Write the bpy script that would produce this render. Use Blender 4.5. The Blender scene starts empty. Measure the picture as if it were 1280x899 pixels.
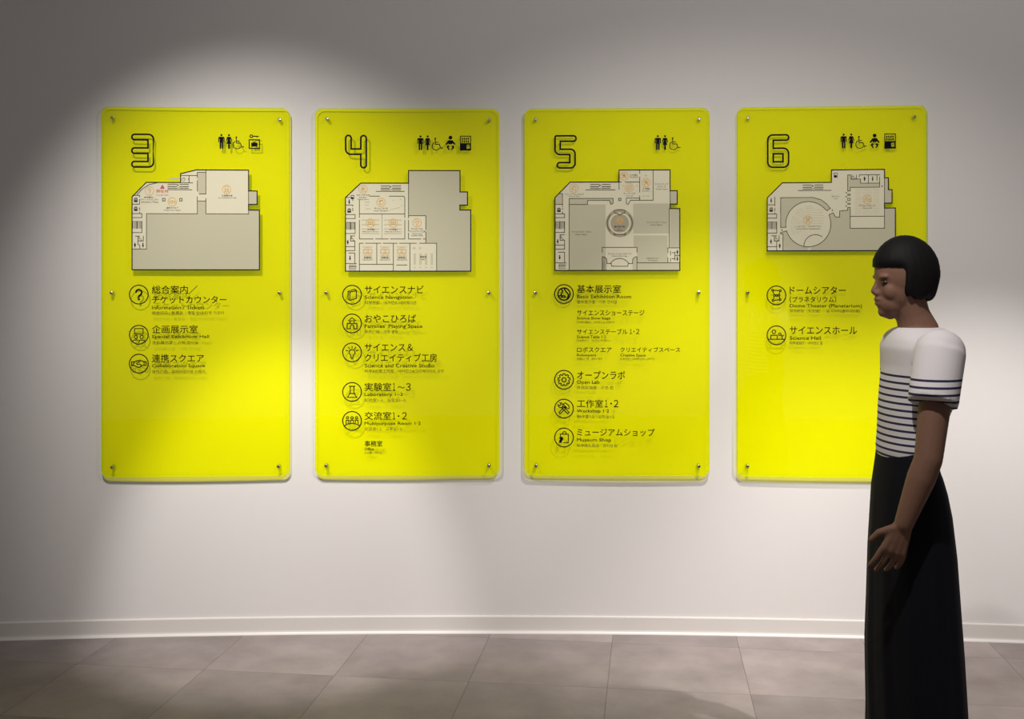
import bpy, bmesh, math, random
from mathutils import Vector, Matrix
from mathutils.geometry import tessellate_polygon

random.seed(7)
SC = bpy.context.scene
COL = SC.collection

# ------------------------------------------------------------------ camera
FPX = 1380.0          # focal length in pixels of the 1280 px wide frame
HORIZON = 355.0       # image row of the eye level
EYE = 1.4217          # camera height
DWALL = 4.5           # distance to the sign wall
WALL_R = 20.0         # the wall is gently concave
XC = -0.16            # where the wall is deepest
cam_d = bpy.data.cameras.new('camera')
cam_d.sensor_width = 36.0
cam_d.lens = FPX / 1280.0 * 36.0
cam_d.shift_y = -(449.5 - HORIZON) / 1280.0
cam_d.clip_start = 0.05
cam = bpy.data.objects.new('camera', cam_d)
COL.objects.link(cam)
cam.location = (0, 0, EYE)
cam.rotation_euler = (math.pi / 2, 0, 0)
SC.camera = cam

# ------------------------------------------------------------------ exposure, world, lights
SC.view_settings.view_transform = 'Standard'
SC.view_settings.look = 'None'
SC.view_settings.gamma = 1.0
SC.view_settings.exposure = 0.0
SC.view_settings.use_curve_mapping = False
SC.cycles.max_bounces = 10
SC.cycles.transparent_max_bounces = 24
SC.cycles.caustics_reflective = False
SC.cycles.caustics_refractive = False

WORLD = bpy.data.worlds.new('world')
SC.world = WORLD
WORLD.use_nodes = True
WORLD.node_tree.nodes['Background'].inputs[0].default_value = (1.0, 0.95, 0.92, 1)
WORLD.node_tree.nodes['Background'].inputs[1].default_value = 0.140


def spot(name, loc, target, power, half_deg, blend, radius, color):
    l = bpy.data.lights.new(name, 'SPOT')
    l.energy = power
    l.spot_size = math.radians(half_deg * 2)
    l.spot_blend = blend
    l.shadow_soft_size = radius
    l.color = color
    o = bpy.data.objects.new(name, l)
    COL.objects.link(o)
    o.location = loc
    o.rotation_euler = (Vector(target) - Vector(loc)).to_track_quat('-Z', 'Y').to_euler()
    return o


WARM = (1.0, 0.95, 0.93)
KI = 49.0             # watts per unit of fitted intensity
spot('spotlight', (-0.885, 2.750, 2.950), (-0.924, 4.5, 0.062), 4.076 * KI, 15.0, 0.627, 0.022, WARM)
spot('spotlight', (0.523, 2.200, 2.600), (0.873, 4.5, 0.071), 1.631 * KI, 46.9, 0.600, 0.022, WARM)
spot('spotlight', (0.900, 3.100, 2.950), (0.682, 4.5, 0.072), 3.933 * KI, 22.5, 1.000, 0.022, WARM)
spot('spotlight', (1.179, 2.200, 2.950), (0.779, 4.5, 2.294), 0.903 * KI, 49.9, 0.600, 0.022, WARM)
spot('spotlight', (-1.306, 2.547, 2.950), (-0.984, 4.5, 1.176), 3.867 * KI, 27.9, 1.000, 0.022, WARM)
spot('spotlight', (2.013, 2.639, 2.614), (1.613, 4.5, -0.800), 4.6 * KI, 28.2, 0.720, 0.022, WARM)


# ------------------------------------------------------------------ materials
def new_mat(name):
    m = bpy.data.materials.new(name)
    m.use_nodes = True
    nt = m.node_tree
    nt.nodes.clear()
    out = nt.nodes.new('ShaderNodeOutputMaterial')
    return m, nt, out


def principled(name, color, rough=0.5, metal=0.0, spec=0.5, noise=0.0, scale=20.0, bump=0.0, bscale=200.0):
    m, nt, out = new_mat(name)
    b = nt.nodes.new('ShaderNodeBsdfPrincipled')
    b.inputs['Base Color'].default_value = (*color, 1)
    b.inputs['Roughness'].default_value = rough
    b.inputs['Metallic'].default_value = metal
    b.inputs['Specular IOR Level'].default_value = spec
    nt.links.new(b.outputs[0], out.inputs[0])
    tc = nt.nodes.new('ShaderNodeTexCoord')
    if noise > 0:
        n = nt.nodes.new('ShaderNodeTexNoise')
        n.inputs['Scale'].default_value = scale
        n.inputs['Detail'].default_value = 4
        nt.links.new(tc.outputs['Object'], n.inputs['Vector'])
        r = nt.nodes.new('ShaderNodeMapRange')
        r.inputs['To Min'].default_value = 1 - noise
        r.inputs['To Max'].default_value = 1 + noise
        nt.links.new(n.outputs['Fac'], r.inputs['Value'])
        mx = nt.nodes.new('ShaderNodeVectorMath')
        mx.operation = 'SCALE'
        mx.inputs[0].default_value = color
        nt.links.new(r.outputs[0], mx.inputs['Scale'])
        nt.links.new(mx.outputs[0], b.inputs['Base Color'])
    if bump > 0:
        n2 = nt.nodes.new('ShaderNodeTexNoise')
        n2.inputs['Scale'].default_value = bscale
        n2.inputs['Detail'].default_value = 3
        nt.links.new(tc.outputs['Object'], n2.inputs['Vector'])
        bp = nt.nodes.new('ShaderNodeBump')
        bp.inputs['Strength'].default_value = bump
        bp.inputs['Distance'].default_value = 0.002
        nt.links.new(n2.outputs['Fac'], bp.inputs['Height'])
        nt.links.new(bp.outputs[0], b.inputs['Normal'])
    return m


M_WALL = principled('painted_wall', (0.79, 0.76, 0.735), 0.75, spec=0.2, noise=0.012, scale=30, bump=0.08, bscale=420)
M_BASE = principled('vinyl_skirting', (0.76, 0.725, 0.68), 0.38, spec=0.5, noise=0.02, scale=8)
M_INK = principled('black_ink', (0.004, 0.004, 0.012), 0.6, spec=0.08, noise=0.1)
M_PALE = principled('pale_ink', (0.83, 0.79, 0.57), 0.6, spec=0.08, noise=0.015, scale=60)
M_GREY = principled('grey_beige_ink', (0.63, 0.60, 0.415), 0.6, spec=0.08, noise=0.015, scale=60)
M_TAN = principled('tan_ink', (0.48, 0.43, 0.29), 0.6, spec=0.08, noise=0.02, scale=60)
M_FAINT = principled('faint_beige_ink', (0.66, 0.62, 0.42), 0.6, spec=0.08, noise=0.02, scale=60)
M_LINE = principled('dark_brown_line_ink', (0.06, 0.052, 0.025), 0.6, spec=0.08, noise=0.05)
M_SOFT = principled('brown_grey_text_ink', (0.085, 0.075, 0.025), 0.6, spec=0.08, noise=0.05)
M_ORANGE = principled('orange_ink', (0.82, 0.53, 0.18), 0.6, spec=0.08, noise=0.03)
M_RED = principled('red_ink', (0.62, 0.10, 0.13), 0.5, spec=0.3, noise=0.03)
M_STEEL = principled('steel', (0.62, 0.61, 0.66), 0.22, metal=1.0, noise=0.04)


def acrylic_face():
    m, nt, out = new_mat('yellow_acrylic')
    N = nt.nodes
    tr = N.new('ShaderNodeBsdfTransparent')
    tr.inputs[0].default_value = (1.0, 0.97, 0.03, 1)
    df = N.new('ShaderNodeBsdfDiffuse')
    df.inputs[0].default_value = (1.7, 2.05, 0.0, 1)   # fluoresces
    mx = N.new('ShaderNodeMixShader')
    mx.inputs[0].default_value = 0.14
    nt.links.new(tr.outputs[0], mx.inputs[1])
    nt.links.new(df.outputs[0], mx.inputs[2])
    gl = N.new('ShaderNodeBsdfGlossy')
    gl.inputs['Color'].default_value = (1, 1, 1, 1)
    gl.inputs['Roughness'].default_value = 0.015
    # Schlick reflectance, the same from either side of the thin sheet
    lw = N.new('ShaderNodeLayerWeight')
    lw.inputs['Blend'].default_value = 0.5
    pw = N.new('ShaderNodeMath'); pw.operation = 'POWER'; pw.inputs[1].default_value = 5.0
    nt.links.new(lw.outputs['Facing'], pw.inputs[0])
    fr = N.new('ShaderNodeMath'); fr.operation = 'MULTIPLY_ADD'
    fr.inputs[1].default_value = 0.95; fr.inputs[2].default_value = 0.045
    nt.links.new(pw.outputs[0], fr.inputs[0])
    m2 = N.new('ShaderNodeMixShader')
    nt.links.new(fr.outputs[0], m2.inputs[0])
    nt.links.new(mx.outputs[0], m2.inputs[1])
    nt.links.new(gl.outputs[0], m2.inputs[2])
    nt.links.new(m2.outputs[0], out.inputs[0])
    return m


def acrylic_clear():
    m, nt, out = new_mat('acrylic_rear_face')
    tr = nt.nodes.new('ShaderNodeBsdfTransparent')
    tr.inputs[0].default_value = (0.99, 0.985, 0.9, 1)
    nt.links.new(tr.outputs[0], out.inputs[0])
    return m


def acrylic_edge():
    m, nt, out = new_mat('acrylic_lime_edge')
    N = nt.nodes
    a = N.new('ShaderNodeBsdfDiffuse')
    a.inputs[0].default_value = (0.60, 0.98, 0.01, 1)
    b = N.new('ShaderNodeBsdfTranslucent')
    b.inputs[0].default_value = (0.60, 0.98, 0.01, 1)
    mx = N.new('ShaderNodeMixShader')
    mx.inputs[0].default_value = 0.3
    nt.links.new(a.outputs[0], mx.inputs[1])
    nt.links.new(b.outputs[0], mx.inputs[2])
    nt.links.new(mx.outputs[0], out.inputs[0])
    return m


M_ACR, M_ACRB, M_ACRE = acrylic_face(), acrylic_clear(), acrylic_edge()

TILE = 0.494
TILE_ANG = math.radians(7.1)


def floor_mat():
    m, nt, out = new_mat('grey_stone_tile')
    N, L = nt.nodes, nt.links
    b = N.new('ShaderNodeBsdfPrincipled')
    L.new(b.outputs[0], out.inputs[0])
    tc = N.new('ShaderNodeTexCoord')
    # coordinates along the tile rows, phase fitted on two joints
    du = N.new('ShaderNodeVectorMath'); du.operation = 'DOT_PRODUCT'
    du.inputs[1].default_value = (math.cos(TILE_ANG), -math.sin(TILE_ANG), 0)
    dv = N.new('ShaderNodeVectorMath'); dv.operation = 'DOT_PRODUCT'
    dv.inputs[1].default_value = (math.sin(TILE_ANG), math.cos(TILE_ANG), 0)
    L.new(tc.outputs['Object'], du.inputs[0]); L.new(tc.outputs['Object'], dv.inputs[0])
    cells, dists = [], []
    for d, ph in ((du, -0.1472), (dv, 3.894)):
        s = N.new('ShaderNodeMath'); s.operation = 'SUBTRACT'; s.inputs[1].default_value = ph
        L.new(d.outputs['Value'], s.inputs[0])
        q = N.new('ShaderNodeMath'); q.operation = 'DIVIDE'; q.inputs[1].default_value = TILE
        L.new(s.outputs[0], q.inputs[0])
        fl = N.new('ShaderNodeMath'); fl.operation = 'FLOOR'
        L.new(q.outputs[0], fl.inputs[0])
        fc = N.new('ShaderNodeMath'); fc.operation = 'FRACT'
        L.new(q.outputs[0], fc.inputs[0])
        pp = N.new('ShaderNodeMath'); pp.operation = 'PINGPONG'; pp.inputs[1].default_value = 0.5
        L.new(fc.outputs[0], pp.inputs[0])
        cells.append(fl); dists.append(pp)
    mn = N.new('ShaderNodeMath'); mn.operation = 'MINIMUM'
    L.new(dists[0].outputs[0], mn.inputs[0]); L.new(dists[1].outputs[0], mn.inputs[1])
    joint = N.new('ShaderNodeMapRange')
    joint.inputs['From Min'].default_value = 0.0015
    joint.inputs['From Max'].default_value = 0.0045
    L.new(mn.outputs[0], joint.inputs['Value'])
    cv = N.new('ShaderNodeCombineXYZ')
    L.new(cells[0].outputs[0], cv.inputs[0]); L.new(cells[1].outputs[0], cv.inputs[1])
    wn = N.new('ShaderNodeTexWhiteNoise'); wn.noise_dimensions = '3D'
    L.new(cv.outputs[0], wn.inputs['Vector'])
    # cloudy mottling, shifted per tile
    ad = N.new('ShaderNodeVectorMath'); ad.operation = 'MULTIPLY_ADD'
    ad.inputs[1].default_value = (7, 7, 7)
    L.new(cv.outputs[0], ad.inputs[0]); L.new(tc.outputs['Object'], ad.inputs[2])
    n1 = N.new('ShaderNodeTexNoise'); n1.inputs['Scale'].default_value = 3.2; n1.inputs['Detail'].default_value = 5
    n1.inputs['Roughness'].default_value = 0.6
    L.new(ad.outputs[0], n1.inputs['Vector'])
    n2 = N.new('ShaderNodeTexNoise'); n2.inputs['Scale'].default_value = 160; n2.inputs['Detail'].default_value = 2
    L.new(tc.outputs['Object'], n2.inputs['Vector'])
    r1 = N.new('ShaderNodeMapRange'); r1.inputs['From Min'].default_value = 0.3; r1.inputs['From Max'].default_value = 0.7
    r1.inputs['To Min'].default_value = 0.78; r1.inputs['To Max'].default_value = 1.2
    L.new(n1.outputs['Fac'], r1.inputs['Value'])
    r2 = N.new('ShaderNodeMapRange'); r2.inputs['To Min'].default_value = 0.9; r2.inputs['To Max'].default_value = 1.1
    L.new(n2.outputs['Fac'], r2.inputs['Value'])
    r3 = N.new('ShaderNodeMapRange'); r3.inputs['To Min'].default_value = 0.86; r3.inputs['To Max'].default_value = 1.1
    L.new(wn.outputs['Value'], r3.inputs['Value'])
    r4 = N.new('ShaderNodeMapRange'); r4.inputs['To Min'].default_value = 0.6; r4.inputs['To Max'].default_value = 1.0
    L.new(joint.outputs[0], r4.inputs['Value'])
    val = None
    for r in (r1, r2, r3, r4):
        if val is None:
            val = r.outputs[0]
        else:
            mu = N.new('ShaderNodeMath'); mu.operation = 'MULTIPLY'
            L.new(val, mu.inputs[0]); L.new(r.outputs[0], mu.inputs[1])
            val = mu.outputs[0]
    sc = N.new('ShaderNodeVectorMath'); sc.operation = 'SCALE'
    sc.inputs[0].default_value = (0.325, 0.278, 0.268)
    L.new(val, sc.inputs['Scale'])
    L.new(sc.outputs[0], b.inputs['Base Color'])
    b.inputs['Roughness'].default_value = 0.55
    b.inputs['Specular IOR Level'].default_value = 0.2
    bp = N.new('ShaderNodeBump'); bp.inputs['Strength'].default_value = 0.15; bp.inputs['Distance'].default_value = 0.001
    L.new(joint.outputs[0], bp.inputs['Height']); L.new(bp.outputs[0], b.inputs['Normal'])
    return m


M_FLOOR = floor_mat()


# ------------------------------------------------------------------ mesh helpers
def link_mesh(name, verts, faces, mat, parent=None, smooth=False, mats=None, mat_idx=None):
    me = bpy.data.meshes.new(name)
    me.from_pydata([tuple(v) for v in verts], [], faces)
    for mm in (mats or [mat]):
        me.materials.append(mm)
    if mat_idx:
        me.polygons.foreach_set('material_index', mat_idx)
    if smooth:
        me.polygons.foreach_set('use_smooth', [True] * len(me.polygons))
    me.update()
    o = bpy.data.objects.new(name, me)
    COL.objects.link(o)
    if parent is not None:
        o.parent = parent
    return o


def tag(o, label=None, cat=None, group=None, kind=None):
    if label: o['label'] = label
    if cat: o['category'] = cat
    if group: o['group'] = group
    if kind: o['kind'] = kind
    return o


# ------------------------------------------------------------------ the setting
def wall_pt(theta, inset=0.0):
    r = WALL_R - inset
    return (XC + r * math.sin(theta), DWALL - WALL_R + r * math.cos(theta))


TH0, TH1, NTH = -0.22, 0.24, 92
vs, fs = [], []
for i in range(NTH + 1):                       # the face towards the room
    x, y = wall_pt(TH0 + (TH1 - TH0) * i / NTH)
    vs += [(x, y, 0), (x, y, 3.2)]
for i in range(NTH):
    fs.append((2 * i, 2 * i + 2, 2 * i + 3, 2 * i + 1))
NF = len(fs)
o0 = len(vs)
for i in range(NTH + 1):                       # its thickness behind
    t = TH0 + (TH1 - TH0) * i / NTH
    x, y = wall_pt(t)
    xo, yo = wall_pt(t, -0.15)
    vs += [(x, y, 0), (x, y, 3.2), (xo, yo, 3.2), (xo, yo, 0)]
for i in range(NTH):
    p, q = o0 + 4 * i, o0 + 4 * i + 4
    for k in (1, 2, 3):
        k2 = (k + 1) % 4
        fs.append((p + k, p + k2, q + k2, q + k))
fs += [tuple(o0 + k for k in (3, 2, 1, 0)), tuple(o0 + 4 * NTH + k for k in range(4))]
wall = link_mesh('wall_front', vs, fs, M_WALL)
wall.data.polygons.foreach_set('use_smooth', [i < NF for i in range(len(fs))])
tag(wall, 'pale gently curved wall the four yellow signs hang on', kind='structure')

# vinyl skirting: straight face, small ledge on top, cove toe
prof = [(0.0, 0.0), (0.018, 0.0), (0.0175, 0.0025), (0.013, 0.0055), (0.009, 0.010), (0.0075, 0.016),
        (0.0075, 0.0655), (0.0062, 0.0685), (0.0, 0.070)]
vs, fs = [], []
for i in range(NTH + 1):
    t = TH0 + (TH1 - TH0) * i / NTH
    for ins, z in prof:
        x, y = wall_pt(t, ins)
        vs.append((x, y, z))
n = len(prof)
for i in range(NTH):
    for k in range(n - 1):
        fs.append((i * n + k, (i + 1) * n + k, (i + 1) * n + k + 1, i * n + k + 1))
bb = link_mesh('baseboard_front', vs, fs, M_BASE, smooth=False)
tag(bb, 'low pale skirting running along the foot of the curved wall', kind='structure')

fl = link_mesh('floor', [(-5, -3, 0), (5, -3, 0), (5, 4.9, 0), (-5, 4.9, 0),
                         (-5, -3, -0.1), (5, -3, -0.1), (5, 4.9, -0.1), (-5, 4.9, -0.1)],
               [(0, 1, 2, 3), (7, 6, 5, 4), (0, 4, 5, 1), (1, 5, 6, 2), (2, 6, 7, 3), (3, 7, 4, 0)], M_FLOOR)
tag(fl, 'grey brown stone tile floor in front of the sign wall', kind='structure')


# ------------------------------------------------------------------ sign panels
PW, PH, PR = 0.745, 1.484, 0.030
THICK, GAP = 0.010, 0.020


class Sign:
    """A flat acrylic sheet on standoffs; photo pixels are read on its front plane."""

    def __init__(self, cx, label):
        self.name_label = label
        th = 0.0
        for _ in range(40):
            x, y = wall_pt(th, GAP + THICK)
            want = (cx - 640.0) / FPX * y
            th += (want - x) / WALL_R
        self.th = th
        x, y = wall_pt(th, GAP + THICK)
        self.zc = EYE - (365.0 - HORIZON) / FPX * y
        self.c = Vector((x, y, self.zc))
        self.u = Vector((math.cos(th), -math.sin(th), 0))
        self.n = Vector((math.sin(th), math.cos(th), 0))
        r = bpy.data.objects.new('directory_sign', None)
        COL.objects.link(r)
        r.location = (x, y, self.zc - PH / 2)
        r.rotation_euler = (0, 0, -th)
        r.empty_display_size = 0.1
        tag(r, label, 'sign', 'yellow floor guide signs on the curved wall')
        self.root = r

    def L(self, px, py):
        d = Vector(((px - 640.0) / FPX, 1.0, -(py - HORIZON) / FPX))
        o = Vector((0, 0, EYE))
        t = (self.c - o).dot(self.n) / d.dot(self.n)
        p = o + d * t - self.c
        return p.dot(self.u), p.z + PH / 2

    def frame(self, cx, cy):
        """affine pixel -> local map about a pixel, kept axis aligned"""
        x0, z0 = self.L(cx, cy)
        x1, _ = self.L(cx + 10, cy)
        _, z1 = self.L(cx, cy + 10)
        sx, sz = (x1 - x0) / 10, (z1 - z0) / 10
        return lambda px, py: (x0 + (px - cx) * sx, z0 + (py - cy) * sz)


class Ink:
    """collects flat printed shapes given in pixels, builds one mesh"""

    def __init__(self):
        self.v, self.f = [], []

    def poly(self, pts):
        b = len(self.v)
        tris = tessellate_polygon([[Vector((p[0], p[1], 0)) for p in pts]])
        self.v += [(p[0], p[1]) for p in pts]
        self.f += [tuple(b + i for i in t) for t in tris]
        return self

    def rect(self, x0, y0, x1, y1):
        return self.poly([(x0, y0), (x1, y0), (x1, y1), (x0, y1)])

    def disc(self, x, y, r, n=20, ry=None):
        return self.poly([(x + r * math.cos(2 * math.pi * i / n), y + (ry or r) * math.sin(2 * math.pi * i / n)) for i in range(n)])

    def stroke(self, pts, w=0.7, closed=False):
        P = [Vector((p[0], p[1])) for p in pts]
        n = len(P)
        b = len(self.v)
        h = w / 2
        for i in range(n):
            if closed:
                d0, d1 = (P[i] - P[i - 1]), (P[(i + 1) % n] - P[i])
            else:
                d0 = P[i] - P[i - 1] if i > 0 else P[1] - P[0]
                d1 = P[i + 1] - P[i] if i < n - 1 else d0
            if d0.length < 1e-9: d0 = d1
            if d1.length < 1e-9: d1 = d0
            d0, d1 = d0.normalized(), d1.normalized()
            n0, n1 = Vector((-d0.y, d0.x)), Vector((-d1.y, d1.x))
            m = n0 + n1
            if m.length < 0.2:
                m = n1.copy()
            m.normalize()
            k = h / max(0.5, m.dot(n1))
            e = Vector((0, 0))
            if not closed and i == 0: e = -d1 * h * 0.9
            if not closed and i == n - 1: e = d0 * h * 0.9
            a, c = P[i] + m * k + e, P[i] - m * k + e
            self.v += [(a.x, a.y), (c.x, c.y)]
        for i in range(n if closed else n - 1):
            j = (i + 1) % n
            self.f.append((b + 2 * i, b + 2 * i + 1, b + 2 * j + 1, b + 2 * j))
        return self

    def lines(self, segs, w=0.7):
        for s in segs:
            self.stroke(s, w)
        return self

    def box(self, x0, y0, x1, y1, w=0.7):
        return self.stroke([(x0, y0), (x1, y0), (x1, y1), (x0, y1)], w, True)

    def ring(self, x, y, r, w=0.8, n=36):
        return self.stroke([(x + r * math.cos(2 * math.pi * i / n), y + r * math.sin(2 * math.pi * i / n)) for i in range(n)], w, True)

    def build(self, name, sign, mat, lift, frame=None, parent=None):
        if frame is None:
            xs = [p[0] for p in self.v]; ys = [p[1] for p in self.v]
            frame = sign.frame((min(xs) + max(xs)) / 2, (min(ys) + max(ys)) / 2)
        V = []
        for p in self.v:
            x, z = frame(*p)
            V.append((x, -lift, z))
        # make every face look towards the room (-y)
        F = []
        for f in self.f:
            a, b_, c = (Vector(V[i]) for i in f[:3])
            nrm = (b_ - a).cross(c - a)
            F.append(f if nrm.y < 0 else tuple(reversed(f)))
        return link_mesh(name, V, F, mat, parent or sign.root)


def arc(cx, cy, r, a0, a1, n=10, ry=None):
    return [(cx + r * math.cos(math.radians(a0 + (a1 - a0) * i / n)),
             cy + (ry or r) * math.sin(math.radians(a0 + (a1 - a0) * i / n))) for i in range(n + 1)]


_DG = None


def text_shapes(s, res=2):
    cu = bpy.data.curves.new('tmp', 'FONT')
    cu.body = s
    cu.resolution_u = res
    o = bpy.data.objects.new('tmp', cu)
    COL.objects.link(o)
    dg = bpy.context.evaluated_depsgraph_get()
    dg.update()
    ev = o.evaluated_get(dg)
    me = ev.to_mesh()
    v = [(p.co.x, p.co.y) for p in me.vertices]
    f = [tuple(p.vertices) for p in me.polygons]
    ev.to_mesh_clear()
    bpy.data.objects.remove(o)
    bpy.data.curves.remove(cu)
    return v, f


def text(sign, s, box, name, mat=None, lift=0.0011, frame=None, parent=None, res=2, bold=0.0):
    x0, y0, x1, y1 = box
    v, f = text_shapes(s, res)
    if not v:
        return None
    ax, bx = min(p[0] for p in v), max(p[0] for p in v)
    ay, by = min(p[1] for p in v), max(p[1] for p in v)
    ink = Ink()
    ink.v = [(x0 + (p[0] - ax) / (bx - ax) * (x1 - x0), y1 - (p[1] - ay) / (by - ay) * (y1 - y0)) for p in v]
    ink.f = list(f)
    if bold > 0:      # heavier strokes: copies nudged sideways
        b = len(ink.v)
        base = list(ink.v)
        for dx, dy in ((bold, 0), (0, bold), (bold, bold)):
            k = len(ink.v)
            ink.v += [(p[0] + dx, p[1] + dy) for p in base]
            ink.f += [tuple(i + k for i in q) for q in f]
    return ink.build(name, sign, mat or M_INK, lift, frame, parent)


def sheet(sign):
    n = 8
    out = []
    for cx, cz, a0 in ((PW / 2 - PR, PH - PR, 0), (-PW / 2 + PR, PH - PR, 90), (-PW / 2 + PR, PR, 180), (PW / 2 - PR, PR, 270)):
        for i in range(n + 1):
            a = math.radians(a0 + 90 * i / n)
            out.append((cx + PR * math.cos(a), cz + PR * math.sin(a)))
    m = len(out)
    V = [(x, 0, z) for x, z in out] + [(x, THICK, z) for x, z in out]
    F = [tuple(range(m)), tuple(range(2 * m - 1, m - 1, -1))]
    idx = [0, 1]
    for i in range(m):
        j = (i + 1) % m
        F.append((i, i + m, j + m, j))
        idx.append(2)
    return link_mesh('acrylic_sheet', V, F, None, sign.root, mats=[M_ACR, M_ACRB, M_ACRE], mat_idx=idx)


def screw(sign, px, py):
    """round steel standoff: head in front, barrel back to the wall"""
    x, z = sign.L(px, py)
    prof = [(0.0, -0.0050), (0.0040, -0.0050), (0.0058, -0.0042), (0.0064, -0.0028), (0.0064, -0.0004),
            (0.0040, -0.0004), (0.0040, THICK + 0.0002), (0.0068, THICK + 0.0002), (0.0068, THICK + GAP - 0.003), (0.0, THICK + GAP - 0.003)]
    n = 18
    V, F = [], []
    for r, y in prof:
        for i in range(n):
            a = 2 * math.pi * i / n
            V.append((x + r * math.cos(a), y, z + r * math.sin(a)))
    for k in range(len(prof) - 1):
        for i in range(n):
            j = (i + 1) % n
            F.append((k * n + i, k * n + j, (k + 1) * n + j, (k + 1) * n + i))
    o = link_mesh('standoff_screw', V, F, M_STEEL, sign.root)
    o['label'] = 'steel screw'
    return o


# ---- pictograms (pixel coordinates, y down)
def pic_man(k, x, y, s=1.0):
    k.disc(x, y + 1.25 * s, 1.3 * s, 12)
    k.poly([(x - 2.9 * s, y + 3.3 * s), (x + 2.9 * s, y + 3.3 * s), (x + 3.9 * s, y + 4.4 * s), (x + 3.9 * s, y + 10.2 * s), (x + 2.7 * s, y + 10.2 * s),
            (x + 2.7 * s, y + 5.6 * s), (x + 2.25 * s, y + 5.6 * s), (x + 2.25 * s, y + 18.3 * s), (x + .35 * s, y + 18.3 * s), (x + .35 * s, y + 10.8 * s),
            (x - .35 * s, y + 10.8 * s), (x - .35 * s, y + 18.3 * s), (x - 2.25 * s, y + 18.3 * s), (x - 2.25 * s, y + 5.6 * s), (x - 2.7 * s, y + 5.6 * s),
            (x - 2.7 * s, y + 10.2 * s), (x - 3.9 * s, y + 10.2 * s), (x - 3.9 * s, y + 4.4 * s)])


def pic_woman(k, x, y, s=1.0):
    k.disc(x, y + 1.25 * s, 1.3 * s, 12)
    k.poly([(x - 2.3 * s, y + 3.3 * s), (x + 2.3 * s, y + 3.3 * s), (x + 3.9 * s, y + 8.6 * s), (x + 2.9 * s, y + 9.3 * s), (x + 1.9 * s, y + 6.2 * s),
            (x + 1.5 * s, y + 6.6 * s), (x + 3.0 * s, y + 12.2 * s), (x + 1.1 * s, y + 12.2 * s), (x + 1.1 * s, y + 18.3 * s), (x - 1.1 * s, y + 18.3 * s),
            (x - 1.1 * s, y + 12.2 * s), (x - 3.0 * s, y + 12.2 * s), (x - 1.5 * s, y + 6.6 * s), (x - 1.9 * s, y + 6.2 * s), (x - 2.9 * s, y + 9.3 * s), (x - 3.9 * s, y + 8.6 * s)])


def pic_wheelchair(k, hx, hy, s=1.0):
    """hx, hy: the head"""
    k.disc(hx, hy, 1.15 * s, 12)
    k.stroke([(hx - .1 * s, hy + 1.2 * s), (hx + .2 * s, hy + 7.2 * s), (hx + 5.0 * s, hy + 7.2 * s), (hx + 7.0 * s, hy + 12.2 * s), (hx + 9.3 * s, hy + 11.6 * s)], 1.05 * s)
    k.stroke([(hx + .2 * s, hy + 4.6 * s), (hx + 3.6 * s, hy + 4.6 * s)], 1.0 * s)
    k.stroke(arc(hx + 1.1 * s, hy + 9.4 * s, 5.0 * s, 30, 240, 18), 0.95 * s)


def pic_baby(k, x, y, s=1.0):
    k.disc(x, y + 2.2 * s, 2.4 * s, 14)
    k.poly([(x - 2.6 * s, y + 5.5 * s), (x + 2.6 * s, y + 5.5 * s), (x + 6.4 * s, y + 10.2 * s), (x + 5.2 * s, y + 11.5 * s), (x + 2.4 * s, y + 9.2 * s), (x + 2.4 * s, y + 10.4 * s),
            (x - 2.4 * s, y + 10.4 * s), (x - 2.4 * s, y + 9.2 * s), (x - 5.2 * s, y + 11.5 * s), (x - 6.4 * s, y + 10.2 * s)])
    for q in (-1, 1):
        k.poly([(x + q * 1.2 * s, y + 12.6 * s), (x + q * 3.2 * s, y + 11.9 * s), (x + q * 4.6 * s, y + 13.2 * s), (x + q * 4.4 * s, y + 15.2 * s), (x + q * 1.9 * s, y + 18.0 * s),
                (x + q * .8 * s, y + 17.0 * s), (x + q * 2.4 * s, y + 14.8 * s)])


def pic_machine(k, x0, y0, x1, y1):
    w, h = x1 - x0, y1 - y0
    k.box(x0 + .5, y0 + .5, x1 - .5, y1 - .5, 1.1)
    k.rect(x0, y0 + h * .5, x1 - w * .40, y1)
    k.rect(x1 - w * .40, y0 + h * .5, x1, y0 + h * .60)
    k.rect(x1 - w * .40, y0 + h * .88, x1, y1)
    k.rect(x1 - w * .12, y0 + h * .5, x1, y1)
    k.stroke([(x1 - w * .36, y0 + h * .62), (x1 - w * .26, y0 + h * .74), (x1 - w * .16, y0 + h * .62)], .5)
    for i in range(4):
        for j in range(2):
            k.rect(x0 + w * (.16 + .18 * i), y0 + h * (.13 + .19 * j), x0 + w * (.27 + .18 * i), y0 + h * (.27 + .19 * j))


def pic_locker(k, x0, y0, x1, y1):
    k.box(x0 + .6, y0 + .6, x1 - .6, y1 - .6, 1.3)
    cx = (x0 + x1) / 2
    k.rect(cx - 3.9, y0 + 4.2, cx + 3.9, y1 - 2.9)
    k.rect(cx - 1.4, y0 + 3.4, cx + 1.4, y0 + 4.3)
    k.ring(x0 + 3.2, y0 - 3.8, 1.7, 1.2, 18)
    k.stroke([(x0 + 4.8, y0 - 3.9), (x0 + 12.0, y0 - 3.6)], 1.3)
    k.rect(x0 + 9.6, y0 - 3.6, x0 + 10.6, y0 - 2.2)


# entry icons: drawn about (x, y) with scale s (1 = the 12.2 px circles of the lists)
def ic_question(k, x, y, s, w):
    k.stroke(arc(x, y - 2.6 * s, 3.6 * s, 190, 380, 12) + [(x + 2.2 * s, y + .4 * s), (x + .3 * s, y + 1.6 * s), (x + .1 * s, y + 3.3 * s)], w * 1.9)
    k.disc(x + .1 * s, y + 6.0 * s, 1.5 * s, 14)


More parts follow.
